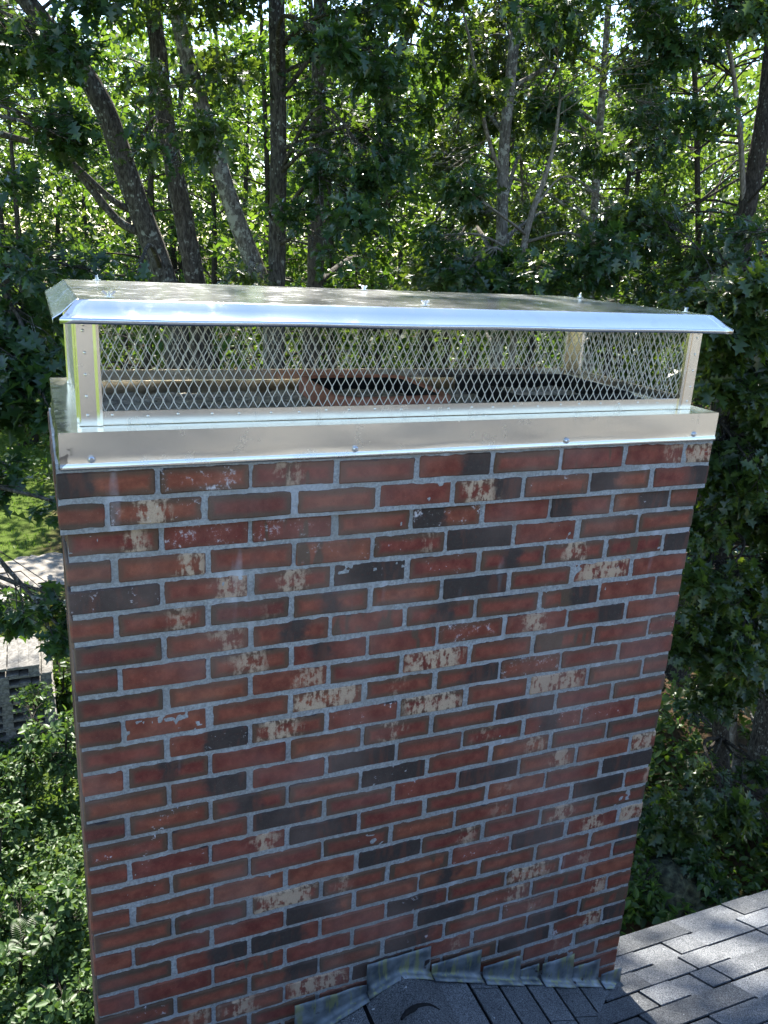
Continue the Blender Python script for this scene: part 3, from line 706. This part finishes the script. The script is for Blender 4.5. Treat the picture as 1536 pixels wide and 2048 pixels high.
for u, v in ((183, 918), (710, 897), (1133, 881), (1387, 868)):
    p = onplane(u, v, 1, FY0); o = kpart('screw', sc_, ZINC); o.location = (p[0], FY0-.0008, p[2])
# ------------------------------------------------------------------ foliage
def tmpl_oak():
    R = [(.10, .035), (.20, .25), (.33, .085), (.48, .36), (.60, .10), (.76, .27), (.82, .08)]
    V = [(0, 0), (.30, 0), (.58, 0), (1, 0)]; T = []
    for s in (1, -1):
        b = len(V); V += [(x, s*y) for x, y in R]; o1, o2, o3, o4, o5, o6, o7 = range(b, b+7)
        tr = [(0, o1, 1), (1, o1, o3), (o1, o2, o3), (1, o3, 2), (2, o3, o5), (o3, o4, o5), (2, o5, 3), (3, o5, o7), (o5, o6, o7)]
        T += [t if s > 0 else t[::-1] for t in tr]
    V = np.array(V); z = .28*np.abs(V[:, 1])-.22*V[:, 0]**2; return np.column_stack([V, z]), np.array(T)
def tmpl_ovate(w=.27):
    V = np.array([(0, 0), (.3, w), (.68, w*.8), (1, 0), (.3, -w), (.68, -w*.8)], float); T = np.array([(0, 2, 1), (0, 3, 2), (0, 4, 5), (0, 5, 3)])
    return np.column_stack([V, .25*np.abs(V[:, 1])-.18*V[:, 0]**2]), T
def tmpl_diamond(w=.3):
    V = np.array([(0, 0), (.45, w), (1, 0), (.45, -w)], float); return np.column_stack([V, .3*np.abs(V[:, 1])-.1*V[:, 0]]), np.array([(0, 2, 1), (0, 3, 2)])
OAKT, OVT, DIT = tmpl_oak(), tmpl_ovate(), tmpl_diamond()
def unit(a): return a/(np.linalg.norm(a, axis=-1, keepdims=True)+1e-9)
def leaves(P, D, N, L, tm):
    TV, TT = tm; D = unit(D); B = unit(np.cross(N, D)); N2 = np.cross(D, B); L = L[:, None, None]
    V = P[:, None, :]+L*(TV[None, :, 0:1]*D[:, None, :]+TV[None, :, 1:2]*B[:, None, :]+TV[None, :, 2:3]*N2[:, None, :])
    T = TT[None]+(np.arange(len(P))*len(TV))[:, None, None]
    return V.reshape(-1, 3), T.reshape(-1, 3)
def rosettes(C, O, k, size, tm, spread=.10, up=1.0, tilt=.55):
    """k leaves at the tip of every twig: centres C, outward directions O"""
    m = len(C); P = np.repeat(C, k, 0); O = np.repeat(unit(O), k, 0); n = m*k
    R = unit(rng.normal(size=(n, 3))); R = unit(R-O*np.sum(R*O, 1, keepdims=True))
    D = R*rng.uniform(.6, 1.0, (n, 1))+O*rng.uniform(-.1, .9, (n, 1))+np.array([0, 0, -.22])
    P = P-O*rng.uniform(0, spread*2, (n, 1))+R*spread*.25
    N = np.array([0, 0, up])+rng.normal(size=(n, 3))*tilt+O*.35
    return leaves(P, D, N, np.repeat(np.broadcast_to(size, m), k)*rng.uniform(.6, 1.2, n), tm)
def seg_tube(acc, a, b, r0, r1, n=4, bend=.08, k=3):
    t = np.linspace(0, 1, k+1)[:, None]; P = a*(1-t)+b*t; L = np.linalg.norm(b-a)
    P[1:-1] += rng.normal(size=(k-1, 3))*L*bend
    acc.add(*tube(P, np.linspace(r0, r1, k+1), n)); return P
def bark_tube(acc, P, R, n=12, k=6):
    P, R = smooth_poly(P, R, k); V, Q = tube(P, R, n); 
    c = np.repeat(P, n, 0); rad = np.linalg.norm(V-c, axis=1)[:, None]; V = c+(V-c)*(1+.10*(rng.random((len(V), 1))-.5)); acc.add(V, Q); return P, R
NT_ = [0]
def make_tree(name, label, cat, group, stems, blobs, bark, leafm, tm=OAKT, lsize=.16, k=7, base=None, twig=True):
    """stems: list of (points, radii); blobs: (centre, radii(3), clusters)"""
    b = np.asarray(base if base is not None else stems[0][0][0], float); root = empty(name, tuple(b)); tag(root, label, cat, group)
    inv = Matrix.Translation(tuple(-b)); allp = []
    for i, (P, R) in enumerate(stems):
        a = Acc(); Ps, Rs = bark_tube(a, P, R); allp.append((Ps, Rs))
        nm = 'trunk' if i == 0 or np.asarray(P)[0][2] < GZ+.5 else 'limb'
        o = obj(nm, a.mesh(nm, True), bark if not isinstance(bark, list) else bark[i], root); o.matrix_parent_inverse = inv
    AP = np.concatenate([p for p, r in allp]); AR = np.concatenate([r for p, r in allp])
    br = Acc(); lf = Acc()
    for c, rad, m in blobs:
        c = np.asarray(c, float); rad = np.asarray(rad, float)
        d = np.linalg.norm((AP-c)*np.array([1, 1, .7]), axis=1)+np.where(AP[:, 2] > c[2]+.2, 1.5, 0); j = int(np.argmin(d))
        s = AP[j]; r0 = min(AR[j]*.5, .012+.012*d[j]); mid = s*.5+c*.5+np.array([0, 0, .12*d[j]])
        Pm, Rm = smooth_poly([s, mid+rng.normal(size=3)*.1*d[j], c], [r0, r0*.65, r0*.3], 5); br.add(*tube(Pm, Rm, 5))
        q_ = unit(rng.normal(size=(m, 3)))*(rng.random((m, 1))**.45)*rad; q_[:, 2] *= .9; CEN = c+q_; CEN[:, 2] = np.maximum(CEN[:, 2], GZ+.08)
        O = unit(q_+np.array([0, 0, .12])+rng.normal(size=(m, 3))*.25*rad.max())
        ls = lsize*rng.uniform(.78, 1.22); lf.add(*rosettes(CEN, O, k, ls, tm, ls*.7, tilt=rng.uniform(.4, .75)))
        if twig:
            for i in range(0, m, 1 if m < 40 else 2):
                w = rng.random()*.55; st_ = Pm[min(int((.45+.55*rng.random())*len(Pm)), len(Pm)-1)]; st_ = st_*(1-w)+CEN[i]*w if w > .3 else st_
                seg_tube(br, st_, CEN[i], .007, .0025, 3, .07, 3)
    if br.n: o = obj('branches', br.mesh('branches', True), bark if not isinstance(bark, list) else bark[0], root); o.matrix_parent_inverse = inv; o['kind'] = 'stuff'
    if lf.n: o = obj('crown', lf.mesh('crown'), leafm, root); o.matrix_parent_inverse = inv
    return root
def copy_tree(o, parent=None):
    c = o.copy(); COL.objects.link(c)
    if parent is not None: c.parent = parent
    for ch in list(o.children): copy_tree(ch, c)
    return c
def stem(px, Y, d0, d1, ground=True, dY=0.):
    """pixel polyline from below upwards -> world points at depth Y; run down to the ground"""
    n = len(px); P = [onplane(u, v, 1, Y+dY*i/(n-1)) for i, (u, v) in enumerate(px)]
    R = [ (d0+(d1-d0)*i/(n-1))/2*.9 for i in range(n)]
    if ground:
        p = P[0]; q = p+(p-P[1])*.35; h = p[2]-GZ
        low = np.array([p[0]+(q[0]-p[0])*.5, p[1]+(q[1]-p[1])*.5, GZ+h*.45]); foot_ = np.array([low[0]*1.0+(q[0]-p[0])*.2, low[1], GZ+.35]); ft = foot_.copy(); ft[2] = GZ-.1
        P = [ft, foot_, low]+P; R = [R[0]*2.0, R[0]*1.35, R[0]*1.15]+R
    return np.array(P), np.array(R)
def blob_at(u, v, Y, r, m): return (onplane(u, v, 1, Y), r, m)

# --- near trees, stems read from the photograph
T = []
T.append(dict(name='oak_tree', label='leaning grey oak left of the upright trunk, stem bowing to upper left', stems=[
    stem([(352, 660), (330, 560), (272, 400), (205, 210), (135, 105), (60, 10), (-30, -110), (-120, -300)], 9.2, .36, .16),
    stem([(300, 470), (235, 440), (125, 315), (0, 268), (-130, 240)], 9.2, .13, .06, False), stem([(285, 430), (225, 400), (130, 312), (20, 215), (-60, 150)], 9.3, .10, .045, False, -.5)], bark=BARK))
T.append(dict(name='oak_tree', label='nearly straight grey oak stem second from left in the clump', stems=[
    stem([(402, 660), (390, 560), (366, 430), (332, 250), (316, 100), (302, 0), (280, -170), (260, -420)], 9.5, .32, .15)], bark=BARK))
T.append(dict(name='oak_tree', label='lichen spotted oak stem sweeping up left beside the tall upright trunk', stems=[
    stem([(545, 650), (520, 560), (470, 430), (420, 270), (376, 120), (346, 0), (300, -170), (250, -420)], 9.0, .29, .14)], bark=BARK_P))
T.append(dict(name='oak_tree', label='tall upright lichen patched trunk rising behind the middle of the lid', stems=[
    stem([(552, 700), (553, 570), (557, 300), (553, 0), (546, -220), (540, -520)], 8.8, .26, .17)], bark=BARK))
T.append(dict(name='oak_tree', label='forked dark oak with right limb curving up, right of the upright trunk', stems=[
    stem([(622, 700), (630, 570), (634, 300), (641, 0), (640, -170), (650, -450)], 9.8, .28, .15),
    stem([(634, 540), (655, 450), (700, 392), (742, 270), (800, 110), (850, -20), (900, -200)], 9.8, .17, .07, False)], bark=BARK))
T.append(dict(name='oak_tree', label='pale slender trunk with a dead fork behind the right half of the lid', stems=[
    stem([(998, 640), (1003, 480), (1008, 300), (1025, 120), (1041, 0), (1062, -180), (1080, -450)], 9.0, .2, .12),
    stem([(1004, 345), (985, 305), (962, 215), (945, 110), (930, 40), (910, -60)], 9.0, .07, .03, False)], bark=[BARK_P, DEAD]))
T.append(dict(name='oak_tree', label='dark thick trunk at the right edge with a bare curved side stem', stems=[
    stem([(1470, 640), (1488, 450), (1512, 330), (1532, 200), (1548, 50), (1570, -160), (1590, -420)], 8.4, .34, .17),
    stem([(1488, 430), (1484, 330), (1478, 240), (1460, 110), (1430, 0), (1400, -120)], 8.4, .1, .05, False)], bark=[BARK_D, DEAD]))
T.append(dict(name='oak_tree', label='thin dark sapling against the bright sky gap at upper right', stems=[
    stem([(1392, 640), (1394, 300), (1388, 100), (1396, -60), (1400, -300)], 11.5, .13, .06)], bark=BARK_D))
T.append(dict(name='oak_tree', label='slim grey trunk seen through the mesh right of the flue', stems=[
    stem([(1172, 760), (1178, 660), (1185, 480), (1200, 250), (1215, 40), (1230, -200)], 12.5, .24, .1)], bark=BARK_P))
T.append(dict(name='oak_tree', label='crooked pale limbed understorey oak behind the right half of the lid', stems=[
    stem([(1040, 560), (1060, 440), (1085, 370), (1108, 290), (1120, 200)], 8.2, .11, .035, True)], bark=DEAD))
# trees standing outside the frame or behind, whose crowns hang into it
T.append(dict(name='oak_tree', label='oak at the left edge whose leafy boughs hang beside the lid', stems=[
    stem([(-150, 700), (-160, 500), (-150, 250), (-130, 0), (-110, -300), (-90, -600)], 7.2, .3, .13)], bark=BARK))
T.append(dict(name='oak_tree', label='oak with a straight dark trunk right of the chimney, wrapped in leaves', stems=[
    (np.array([ground_at(1425, 1640)+np.array([0, 0, -.1]), ground_at(1425, 1640)+np.array([.02, 0, .6]), onplane(1432, 1250, 1, ground_at(1425, 1640)[1]), onplane(1442, 1000, 1, ground_at(1425, 1640)[1]), onplane(1455, 760, 1, ground_at(1425, 1640)[1]), onplane(1462, 640, 1, ground_at(1425, 1640)[1]+.2)]), np.array([.15, .11, .09, .07, .04, .015]))], bark=BARK_D))
T.append(dict(name='oak_tree', label='leaning trunk low at the right edge above the shingles', stems=[
    (np.array([ground_at(1500, 1600)+np.array([0, 0, -.1]), ground_at(1500, 1600)+np.array([.05, 0, .5]), onplane(1530, 1470, 1, ground_at(1500, 1600)[1]), onplane(1570, 1250, 1, ground_at(1500, 1600)[1]), onplane(1620, 900, 1, ground_at(1500, 1600)[1]), onplane(1660, 400, 1, ground_at(1500, 1600)[1])]), np.array([.24, .2, .17, .15, .12, .08]))], bark=BARK))

# --- leaf masses over the wall of trees behind the chimney
masses = []
SKYW = [(1165, 140, 36, 100), (1470, 250, 44, 90), (500, 275, 34, 60), (585, 330, 40, 60), (1385, 390, 36, 40), (200, 190, 24, 40), (1180, 400, 30, 30), (800, 190, 30, 26)]
def open_sky(u, v, g=1.0): return any(abs(u-a) < w*g and abs(v-b) < h*g for a, b, w, h in SKYW)
def add_mass(u, v, Y, r, m):
    if v < 500 and (abs(u-(1003+.075*max(0, 480-v))) < 62 or abs(u-555) < 40) and Y < 9.6: Y = 9.7+rng.random()
    masses.append((onplane(u, v, 1, Y), np.array([r, r, r*.62])*rng.uniform(.8, 1.2, 3), int(m)))
for u in np.arange(-60, 1680, 82):
    for v in np.arange(-150, 640, 84):
        uu, vv = u+rng.normal()*34, v+rng.normal()*34
        if open_sky(uu, vv, 1.35): continue
        Y = rng.uniform(6.8, 10.8)
        right = 1/(1+math.exp(-(uu-760)/70))
        low = 1/(1+math.exp(-(vv-380)/60))
        dens = (.92+.75*right)*(1+.25*low*right)
        if uu < 700 and 120 < vv < 560: dens *= .78
        if uu < 420 and 330 < vv < 540: dens *= .5
        if 640 < uu < 860 and vv > 430: dens *= .35
        if uu < 150 and vv < 330: dens *= 1.5
        if rng.random() < min(dens, 1.): add_mass(uu, vv, Y, rng.uniform(.42, .75)*Y/9, 17*dens+4)
for u, v, Y, r, m in ((1300, 430, 6.6, .55, 34), (1200, 500, 6.6, .5, 30), (1400, 520, 6.2, .55, 34), (1090, 545, 6.8, .5, 26), (1480, 460, 6.2, .5, 26), (640, 330, 7.6, .45, 22), (600, 420, 7.8, .4, 16), (720, 350, 7.4, .42, 20), (130, 250, 7.4, .5, 24), (40, 360, 7.0, .3, 10),
                      (1010, 560, 7.4, .5, 24), (930, 540, 7.6, .5, 22), (870, 470, 7.8, .45, 18), (180, 540, 6.6, .4, 18), (60, 560, 6.0, .4, 20), (15, 500, 6.4, .4, 14)): add_mass(u, v, Y, r, m)
for u in np.arange(720, 1700, 86):
    for v in np.arange(-130, 620, 90):
        uu, vv = u+rng.normal()*30, v+rng.normal()*30
        if not open_sky(uu, vv, 1.3) and rng.random() < .72: add_mass(uu, vv, rng.uniform(10.2, 13.5), rng.uniform(.6, .95), 17)
# right of the chimney, down to the ground
for v in np.arange(600, 1760, 78):
    for u in np.arange(1396, 1760, 56):
        uu, vv = u+rng.normal()*26, v+rng.normal()*26
        if 1415 < uu < 1540 and 1380 < vv < 1660 and rng.random() < .7: continue
        p = ground_at(uu, vv); ymax = min(9.5, p[1]-.4) if vv > 700 else 9.5; Y = rng.uniform(max(3.6, ymax-3.6), max(ymax, 3.7)) if vv > 1350 or rng.random() < .4 else rng.uniform(3.6, 5.2)
        if rng.random() < (.95 if vv < 1450 else .62): add_mass(uu, vv, Y, rng.uniform(.35, .6)*Y/7, 26)
for v in np.arange(1540, 1800, 60): add_mass(1330-.3*(v-1540)+rng.normal()*20+60, v, 4.2, .3, 14)
for i in range(46): add_mass(rng.uniform(1390, 1600), rng.uniform(640, 1420), rng.uniform(3.6, 5.0), rng.uniform(.26, .42), 20)
# left edge beside the lid
for u, v, Y, r, m in ((40, 620, 6.2, .4, 22), (95, 640, 6.6, .35, 16), (20, 690, 5.8, .35, 20), (75, 720, 5.6, .3, 16), (30, 760, 5.4, .34, 20), (90, 800, 5.2, .16, 8), (10, 820, 5.6, .22, 10), (15, 930, 5.4, .16, 6), (-40, 980, 5.4, .3, 14), (100, 1000, 4.9, .1, 4), (-80, 800, 5.4, .4, 20),
                      (110, 1190, 5.0, .2, 10), (60, 1200, 5.6, .25, 12), (20, 1220, 6, .28, 14), (125, 1260, 4.8, .16, 9)): add_mass(u, v, Y, r, m)
# upper canopy above the frame: sparse, it dapples the light
for i in range(190):
    x = rng.uniform(-2.5, 13); y = rng.uniform(5.5, 14); z = rng.uniform(4.6, 13.0)
    if rng.random() < .62: masses.append((np.array([x, y, z]), np.array([.9, .9, .5])*rng.uniform(.7, 1.3), 22))
for i in range(70): masses.append((np.array([rng.uniform(2.6, 9), rng.uniform(6, 12), rng.uniform(7, 12)]), np.array([.8, .8, .45])*rng.uniform(.7, 1.2), 18))
# keep a gap in the canopy where the sun reaches the crown, the lid and the shrubs
sdn = np.array(sd)
def sunlit(c, r):
    for p0, g in (((.35, .58, .2), .45), ((.9, .58, .2), .3), *[(tuple(ground_at(u_, v_)+np.array([0, 0, .9])), 1.8) for u_, v_ in ((60, 1640), (130, 1560), (0, 1760), (130, 1880), (60, 2000), (60, 1480), (10, 1440))]):
        w_ = c-np.array(p0); t_ = w_@sdn
        if t_ > 3 and np.linalg.norm(w_-t_*sdn) < g: return True
    return False
masses = [m for m in masses if not sunlit(m[0], m[1])]
cols_ = [np.concatenate([s[0] for s in t['stems']]) for t in T]
bl = [[] for _ in T]
for c, r, m in masses:
    d = [np.min(np.linalg.norm((P-c)*np.array([1, .8, .4]), axis=1)) for P in cols_]; bl[int(np.argmin(d))].append((c, r, m))
for i, (t, b) in enumerate(zip(T, bl)):
    alt = i in (1, 4, 7)
    make_tree(t['name'], t['label'], 'tree', 'oaks close behind the chimney', t['stems'], b, t['bark'], OAK_Y if alt else (OAK, OAK_B, OAK_C)[i % 3], OVT if alt else OAKT, .12 if alt else .165, 9 if alt else 8)
# pale broken snag low on the right
g = ground_at(1463, 1570)
a = Acc(); bark_tube(a, [g+np.array([0, 0, -.1]), g+np.array([.02, 0, .4]), onplane(1466, 1480, 1, g[1]), onplane(1473, 1415, 1, g[1])], [.10, .075, .06, .02], 8)
root = empty('dead_snag', tuple(g)); tag(root, 'pale broken dead stem standing between two trunks at right', 'dead tree')
o = obj('trunk', a.mesh('snag', True), DEAD, root); o.matrix_parent_inverse = Matrix.Translation(tuple(-g))

# --- mid-distance woodland trees, copies of four
proto = []
def woodland(seed, h, n, lm):
    P = [np.array([0, 0, 0.])]; lean = rng.normal(size=2)*.05
    for i in range(1, 7): P.append(P[-1]+np.array([lean[0]+rng.normal()*.04, lean[1]+rng.normal()*.04, 1])*h/6)
    R = np.linspace(.13, .035, 7); b = []
    for i in range(n):
        z = rng.uniform(.10, 1.0)**.8*h; w = .9+1.5*math.sin(min(z/h, .95)*math.pi); a = rng.uniform(0, 6.283); q_ = rng.uniform(.25, 1)*w
        b.append((P[min(int(z/h*6), 6)]*np.array([1, 1, 0])+np.array([math.cos(a)*q_, math.sin(a)*q_, z]), np.array([.75, .75, .5])*rng.uniform(.7, 1.2), 15))
    return make_tree('woodland_tree', 'x', 'tree', 'slender woodland trees behind the oaks', [(np.array(P), R)], b, BARK_D, lm, OVT, .17, 6, base=(0, 0, 0), twig=False)
for s, (h, n, lm) in enumerate(((12.5, 46, FAR), (14, 50, OAK_Y), (11, 40, FAR), (13.5, 44, OAK_Y))): proto.append(woodland(s, h, n, lm))
spots = []
for u in np.linspace(-120, 1660, 26):
    spots.append((u+rng.normal()*25, rng.uniform(15, 24) if u > 190 else rng.uniform(29, 37)))
desc = ['far left', 'left', 'left of centre', 'centre', 'right of centre', 'right', 'far right']
for i, (u, Y) in enumerate(spots):
    o = proto[i] if i < 4 else copy_tree(proto[i % 4])
    p = onplane(u, 560, 1, Y)
    if open_sky(u, 130) or open_sky(u, 280): p[0] += .8
    o.location = (p[0], p[1], GZ-.05); o.rotation_euler = (0, 0, rng.uniform(0, 6.28)); s = rng.uniform(.85, 1.15); o.scale = (s, s, s*rng.uniform(.85, 1.05))
    k = i+1
    o['label'] = 'slender woodland tree behind the oaks, %d%s from the left edge of the wood' % (k, 'th' if 10 < k < 14 else {1: 'st', 2: 'nd', 3: 'rd'}.get(k % 10, 'th'))
# --- the far wood and the undergrowth: nobody could count these
acc = Acc()
n = 90000; a = rng.uniform(-.62, 1.2, n); d = rng.uniform(26, 84, n); d = np.where(a < .02, 36+(d-26)*.82, d); z = GZ+rng.random(n)**1.0*(8.5+d*.17)
C_ = np.stack([CC[0]+np.sin(a)*d, CC[1]+np.cos(a)*d, z], -1)
cl = np.sin(C_[:, 0]*.9+np.sin(C_[:, 1]*.7)*2)+np.sin(C_[:, 2]*1.3+C_[:, 0]*.5)+np.sin(C_[:, 1]*.55); C_ = C_[cl > -.55]
acc.add(*rosettes(C_, rng.normal(size=C_.shape)+np.array([0, 0, .5]), 4, .18+.0045*np.hypot(C_[:, 0], C_[:, 1]), DIT, .5))
o = obj('far_wood', acc.mesh('far_wood'), FAR); tag(o, 'sunlit far wood glowing between the trunks', 'wood', kind='stuff')
br = Acc()
for i in range(70):
    a = rng.uniform(-.8, 1.35); d = rng.uniform(24, 55); p = np.array([CC[0]+math.sin(a)*d, CC[1]+math.cos(a)*d, GZ]); h = rng.uniform(9, 14); q_ = rng.normal(size=2)*.6
    bark_tube(br, [p, p+np.array([q_[0]*.4, q_[1]*.4, h*.5]), p+np.array([q_[0], q_[1], h])], [.16, .11, .04], 6, 3)
o = obj('far_trunks', br.mesh('far_trunks', True), BARK_D); tag(o, 'dark thin trunks of the far wood', 'wood', kind='stuff')
# undergrowth in the wood
acc = Acc(); n = 16000
x = rng.uniform(-9, 26, n); y = rng.uniform(4, 34, n); keep = ((x > 2.2) | (y > 22)) & (np.sin(x*.8+1)+np.sin(y*.7)+rng.normal(size=n)*.6 > -.3); x, y = x[keep], y[keep]
C_ = np.stack([x, y, ground_h(x, y)+rng.random(len(x))**2*.9+.06], -1); acc.add(*rosettes(C_, rng.normal(size=C_.shape)*.5+np.array([0, 0, 1]), 5, .16, OVT, .12))
n = 4200; x = rng.uniform(1.9, 9, n); y = rng.uniform(2.2, 9.5, n); C_ = np.stack([x, y, ground_h(x, y)+rng.random(n)**1.7*.5+.04], -1); acc.add(*rosettes(C_, rng.normal(size=C_.shape)*.5+np.array([0, 0, 1]), 5, .12, OVT, .1))
n = 5200; x = rng.uniform(2.5, 15, n); y = rng.uniform(8.5, 18, n); C_ = np.stack([x, y, ground_h(x, y)+rng.random(n)**1.5*.8+.04], -1); acc.add(*rosettes(C_, rng.normal(size=C_.shape)*.5+np.array([0, 0, 1]), 5, .15, OVT, .1))
o = obj('undergrowth', acc.mesh('undergrowth'), OAK_Y); tag(o, 'low leafy undergrowth on the woodland floor', 'undergrowth', kind='stuff')
# grass tufts on the lawn
acc = Acc(); n = 26000; x = rng.uniform(-16, 0, n); y = rng.uniform(7, 30, n); k_ = ~((y > 12.0) & (y < 17.5)) | (rng.random(n) < .02); x, y = x[k_], y[k_]
C_ = np.stack([x, y, ground_h(x, y)-.01], -1); D_ = rng.normal(size=C_.shape)*.4+np.array([0, 0, 1]); acc.add(*leaves(C_, D_, rng.normal(size=C_.shape), rng.uniform(.06, .14, len(x)), tmpl_diamond(.12)))
o = obj('grass', acc.mesh('grass'), OAK_Y); tag(o, 'short sunlit grass on the lawn', 'grass', kind='stuff')

# --- shrubs left of the chimney
def shrub(u, v, h, rad, m, label, mat=SHRUB, sz=.085, k=7, tm=OVT):
    p = ground_at(u, v); b = []
    for i in range(max(3, int(rad*7))):
        a = rng.uniform(0, 6.283); q_ = rng.uniform(0, rad); b.append((np.array([p[0]+math.cos(a)*q_, p[1]+math.sin(a)*q_, GZ+h*rng.uniform(.35, 1)]), np.array([.34, .34, .26])*rng.uniform(.8, 1.2)*max(.6, h/1.4), m))
    st = [(np.array([p+np.array([0, 0, -.05]), p+np.array([.03, .02, h*.4]), p+np.array([.08, -.03, h*.85])]), np.array([.025, .018, .008]))]
    return make_tree('leafy_shrub', label, 'shrub', 'shrubs left of the chimney' if u < 700 else 'seedlings beyond the eave', st, b, BARK_D, mat, tm, sz, k)
shrub(50, 1610, 1.3, .8, 50, 'sunlit shrub in front of the pallet stack')
shrub(130, 1600, 1.2, .4, 40, 'pale bright shrub close to the chimney edge below the pallets')
shrub(0, 1780, 1.0, .7, 42, 'broad shrub at the left edge below the pallets')
shrub(125, 1460, 1.2, .35, 30, 'yellow green bush between pallet stack and chimney', OAK_Y, .10)
shrub(140, 1900, .8, .5, 40, 'low dense shrub low at the left beside the brickwork')
shrub(40, 1980, .75, .6, 44, 'low shrub nearest the bottom left corner')
shrub(120, 2070, .7, .55, 40, 'shrub cut by the bottom of the picture left of the chimney')
shrub(-60, 1900, .9, .6, 34, 'shrub half outside the left edge near the bottom')
shrub(70, 1830, .5, .5, 26, 'shaded shrub in the dark hollow left of the chimney', OAK)
shrub(115, 1330, .9, .5, 34, 'golden weedy bush behind the pallet stack', GOLD, .07)
shrub(40, 1300, .8, .6, 34, 'yellowing weeds at the edge of the driveway behind the pallets', GOLD, .07)
shrub(1272, 1845, .5, .3, 26, 'bright yellow green seedlings beside the boulder at the chimney edge', OAK_Y, .09)
shrub(1395, 1790, .55, .45, 24, 'low dark seedlings behind the eave right of the boulder', OAK_B, .13, 7, OAKT)
shrub(1330, 1735, .6, .5, 24, 'leafy oak seedling patch behind the boulder', OAK_B, .14, 7, OAKT)
acc = Acc(); n = 5200; P = np.array([ground_at(u, v) for u, v in zip(rng.uniform(-150, 190, n), rng.uniform(1420, 2250, n))]); C_ = P+np.stack([np.zeros(n), np.zeros(n), rng.random(n)**1.6*.35+.03], -1)
acc.add(*rosettes(C_, rng.normal(size=C_.shape)*.5+np.array([0, 0, 1]), 5, .07, OVT, .05))
o = obj('ground_ivy', acc.mesh('ground_ivy'), SHRUB); tag(o, 'low green ground cover left of the chimney', 'ground cover', kind='stuff')
# fern
fp = ground_at(70, 1985); fern = empty('fern', tuple(fp)); tag(fern, 'bright green fern fronds near the bottom left corner', 'fern')
for i in range(7):
    a = 6.283*i/7+.3; L = rng.uniform(.24, .36); acc = Acc(); tt = np.linspace(.06, 1, 22); px_ = np.stack([np.cos(a)*tt*L*.8, np.sin(a)*tt*L*.8, .75*L*np.sin(tt*1.9)], -1)
    D0 = np.gradient(px_, axis=0); sd_ = unit(np.cross(D0, np.array([0, 0, 1.])))
    for s in (-1, 1): acc.add(*leaves(px_, sd_*s+unit(D0)*.35, np.tile([0, 0, 1.], (22, 1))+D0*0, .17*np.sin(np.clip(1.05-tt, 0, 1)*2.0)*L/.6+.01, tmpl_diamond(.09)))
    obj('frond', acc.mesh('frond'), OAK_Y, fern, (0, 0, .45))
# boulder
bp = ground_at(1335, 1800); bm = bmesh.new(); bmesh.ops.create_icosphere(bm, subdivisions=4, radius=1)
from mathutils import noise as mn
for v in bm.verts:
    d = mn.noise(v.co*1.1)*.38+abs(mn.noise(v.co*2.7))*.30+mn.noise(v.co*6)*.09+mn.noise(v.co*14)*.04; v.co *= (1+d); v.co = Vector((v.co.x*.5, v.co.y*.42, v.co.z*.40))
o = obj('boulder', mesh_bm('boulder', bm, True), ROCK, None, (bp[0]+.1, bp[1], GZ+.02)); tag(o, 'grey lichen covered boulder beyond the eave right of the chimney', 'boulder')
o = obj('boulder', o.data, ROCK, None, (bp[0]-.9, bp[1]+.3, GZ+.1), (0, 0, 2.)); o.scale = (.6, .5, .5); tag(o, 'smaller mossy stone beside the boulder at the chimney edge', 'boulder')

# ------------------------------------------------------------------ stack of pallets
pc = onplane(103, 1262, 2, GZ+1.32)            # far right top corner of the second layer
pd = unit((onplane(96, 1272, 2, GZ+1.32)-onplane(20, 1281, 2, GZ+1.32))*np.array([1, 1, 0])); ang = math.atan2(pd[1], pd[0])
deck = [box_mesh('deck_board', -.0655, .0655, -.5, .5, 0, .018, .002), box_mesh('deck_board', -.07, .07, -.5, .5, 0, .018, .002)]
strg = box_mesh('stringer', -.6, .6, -.045, .045, .068, .088, .002); blk = box_mesh('block', -.065, .065, -.045, .045, 0, .067, .003)
ordn = ['topmost', 'second', 'third', 'fourth', 'fifth', 'sixth', 'seventh', 'eighth', 'ninth', 'tenth']
base_c = np.array([pc[0], pc[1], 0])-np.array([math.cos(ang), math.sin(ang), 0])*.62-np.array([-math.sin(ang), math.cos(ang), 0])*.5
for i in range(10):
    z = GZ+.02+(9-i)*.130; ox = -.17 if i == 0 else random.uniform(-.02, .02)
    c = base_c+np.array([math.cos(ang)*ox, math.sin(ang)*ox, 0]); p = empty('wooden_pallet', (c[0], c[1], z)); p.rotation_euler = (0, 0, ang+random.uniform(-.02, .02))
    tag(p, 'weathered grey wooden pallet, %s from the top of the stack' % ordn[i] if i else 'weathered wooden pallet lying shifted left on top of the stack', 'pallet', 'pallets stacked left of the chimney')
    for k in range(3):
        obj('stringer', strg, WOODG, p, (0, -.45+.45*k, .018))
        for j in range(3): obj('block', blk, WOODG, p, (-.53+.53*j, -.45+.45*k, .018))
    for k in range(9): obj('deck_board', deck[0], WOODG, p, (-.545+.136*k+random.uniform(-.006, .006), 0, .107))
    for k in range(5): obj('deck_board', deck[1], WOODG, p, (-.53+.265*k, 0, -.0005))
print('tris', sum(len(o.data.polygons) for o in bpy.data.objects if o.type == 'MESH'))
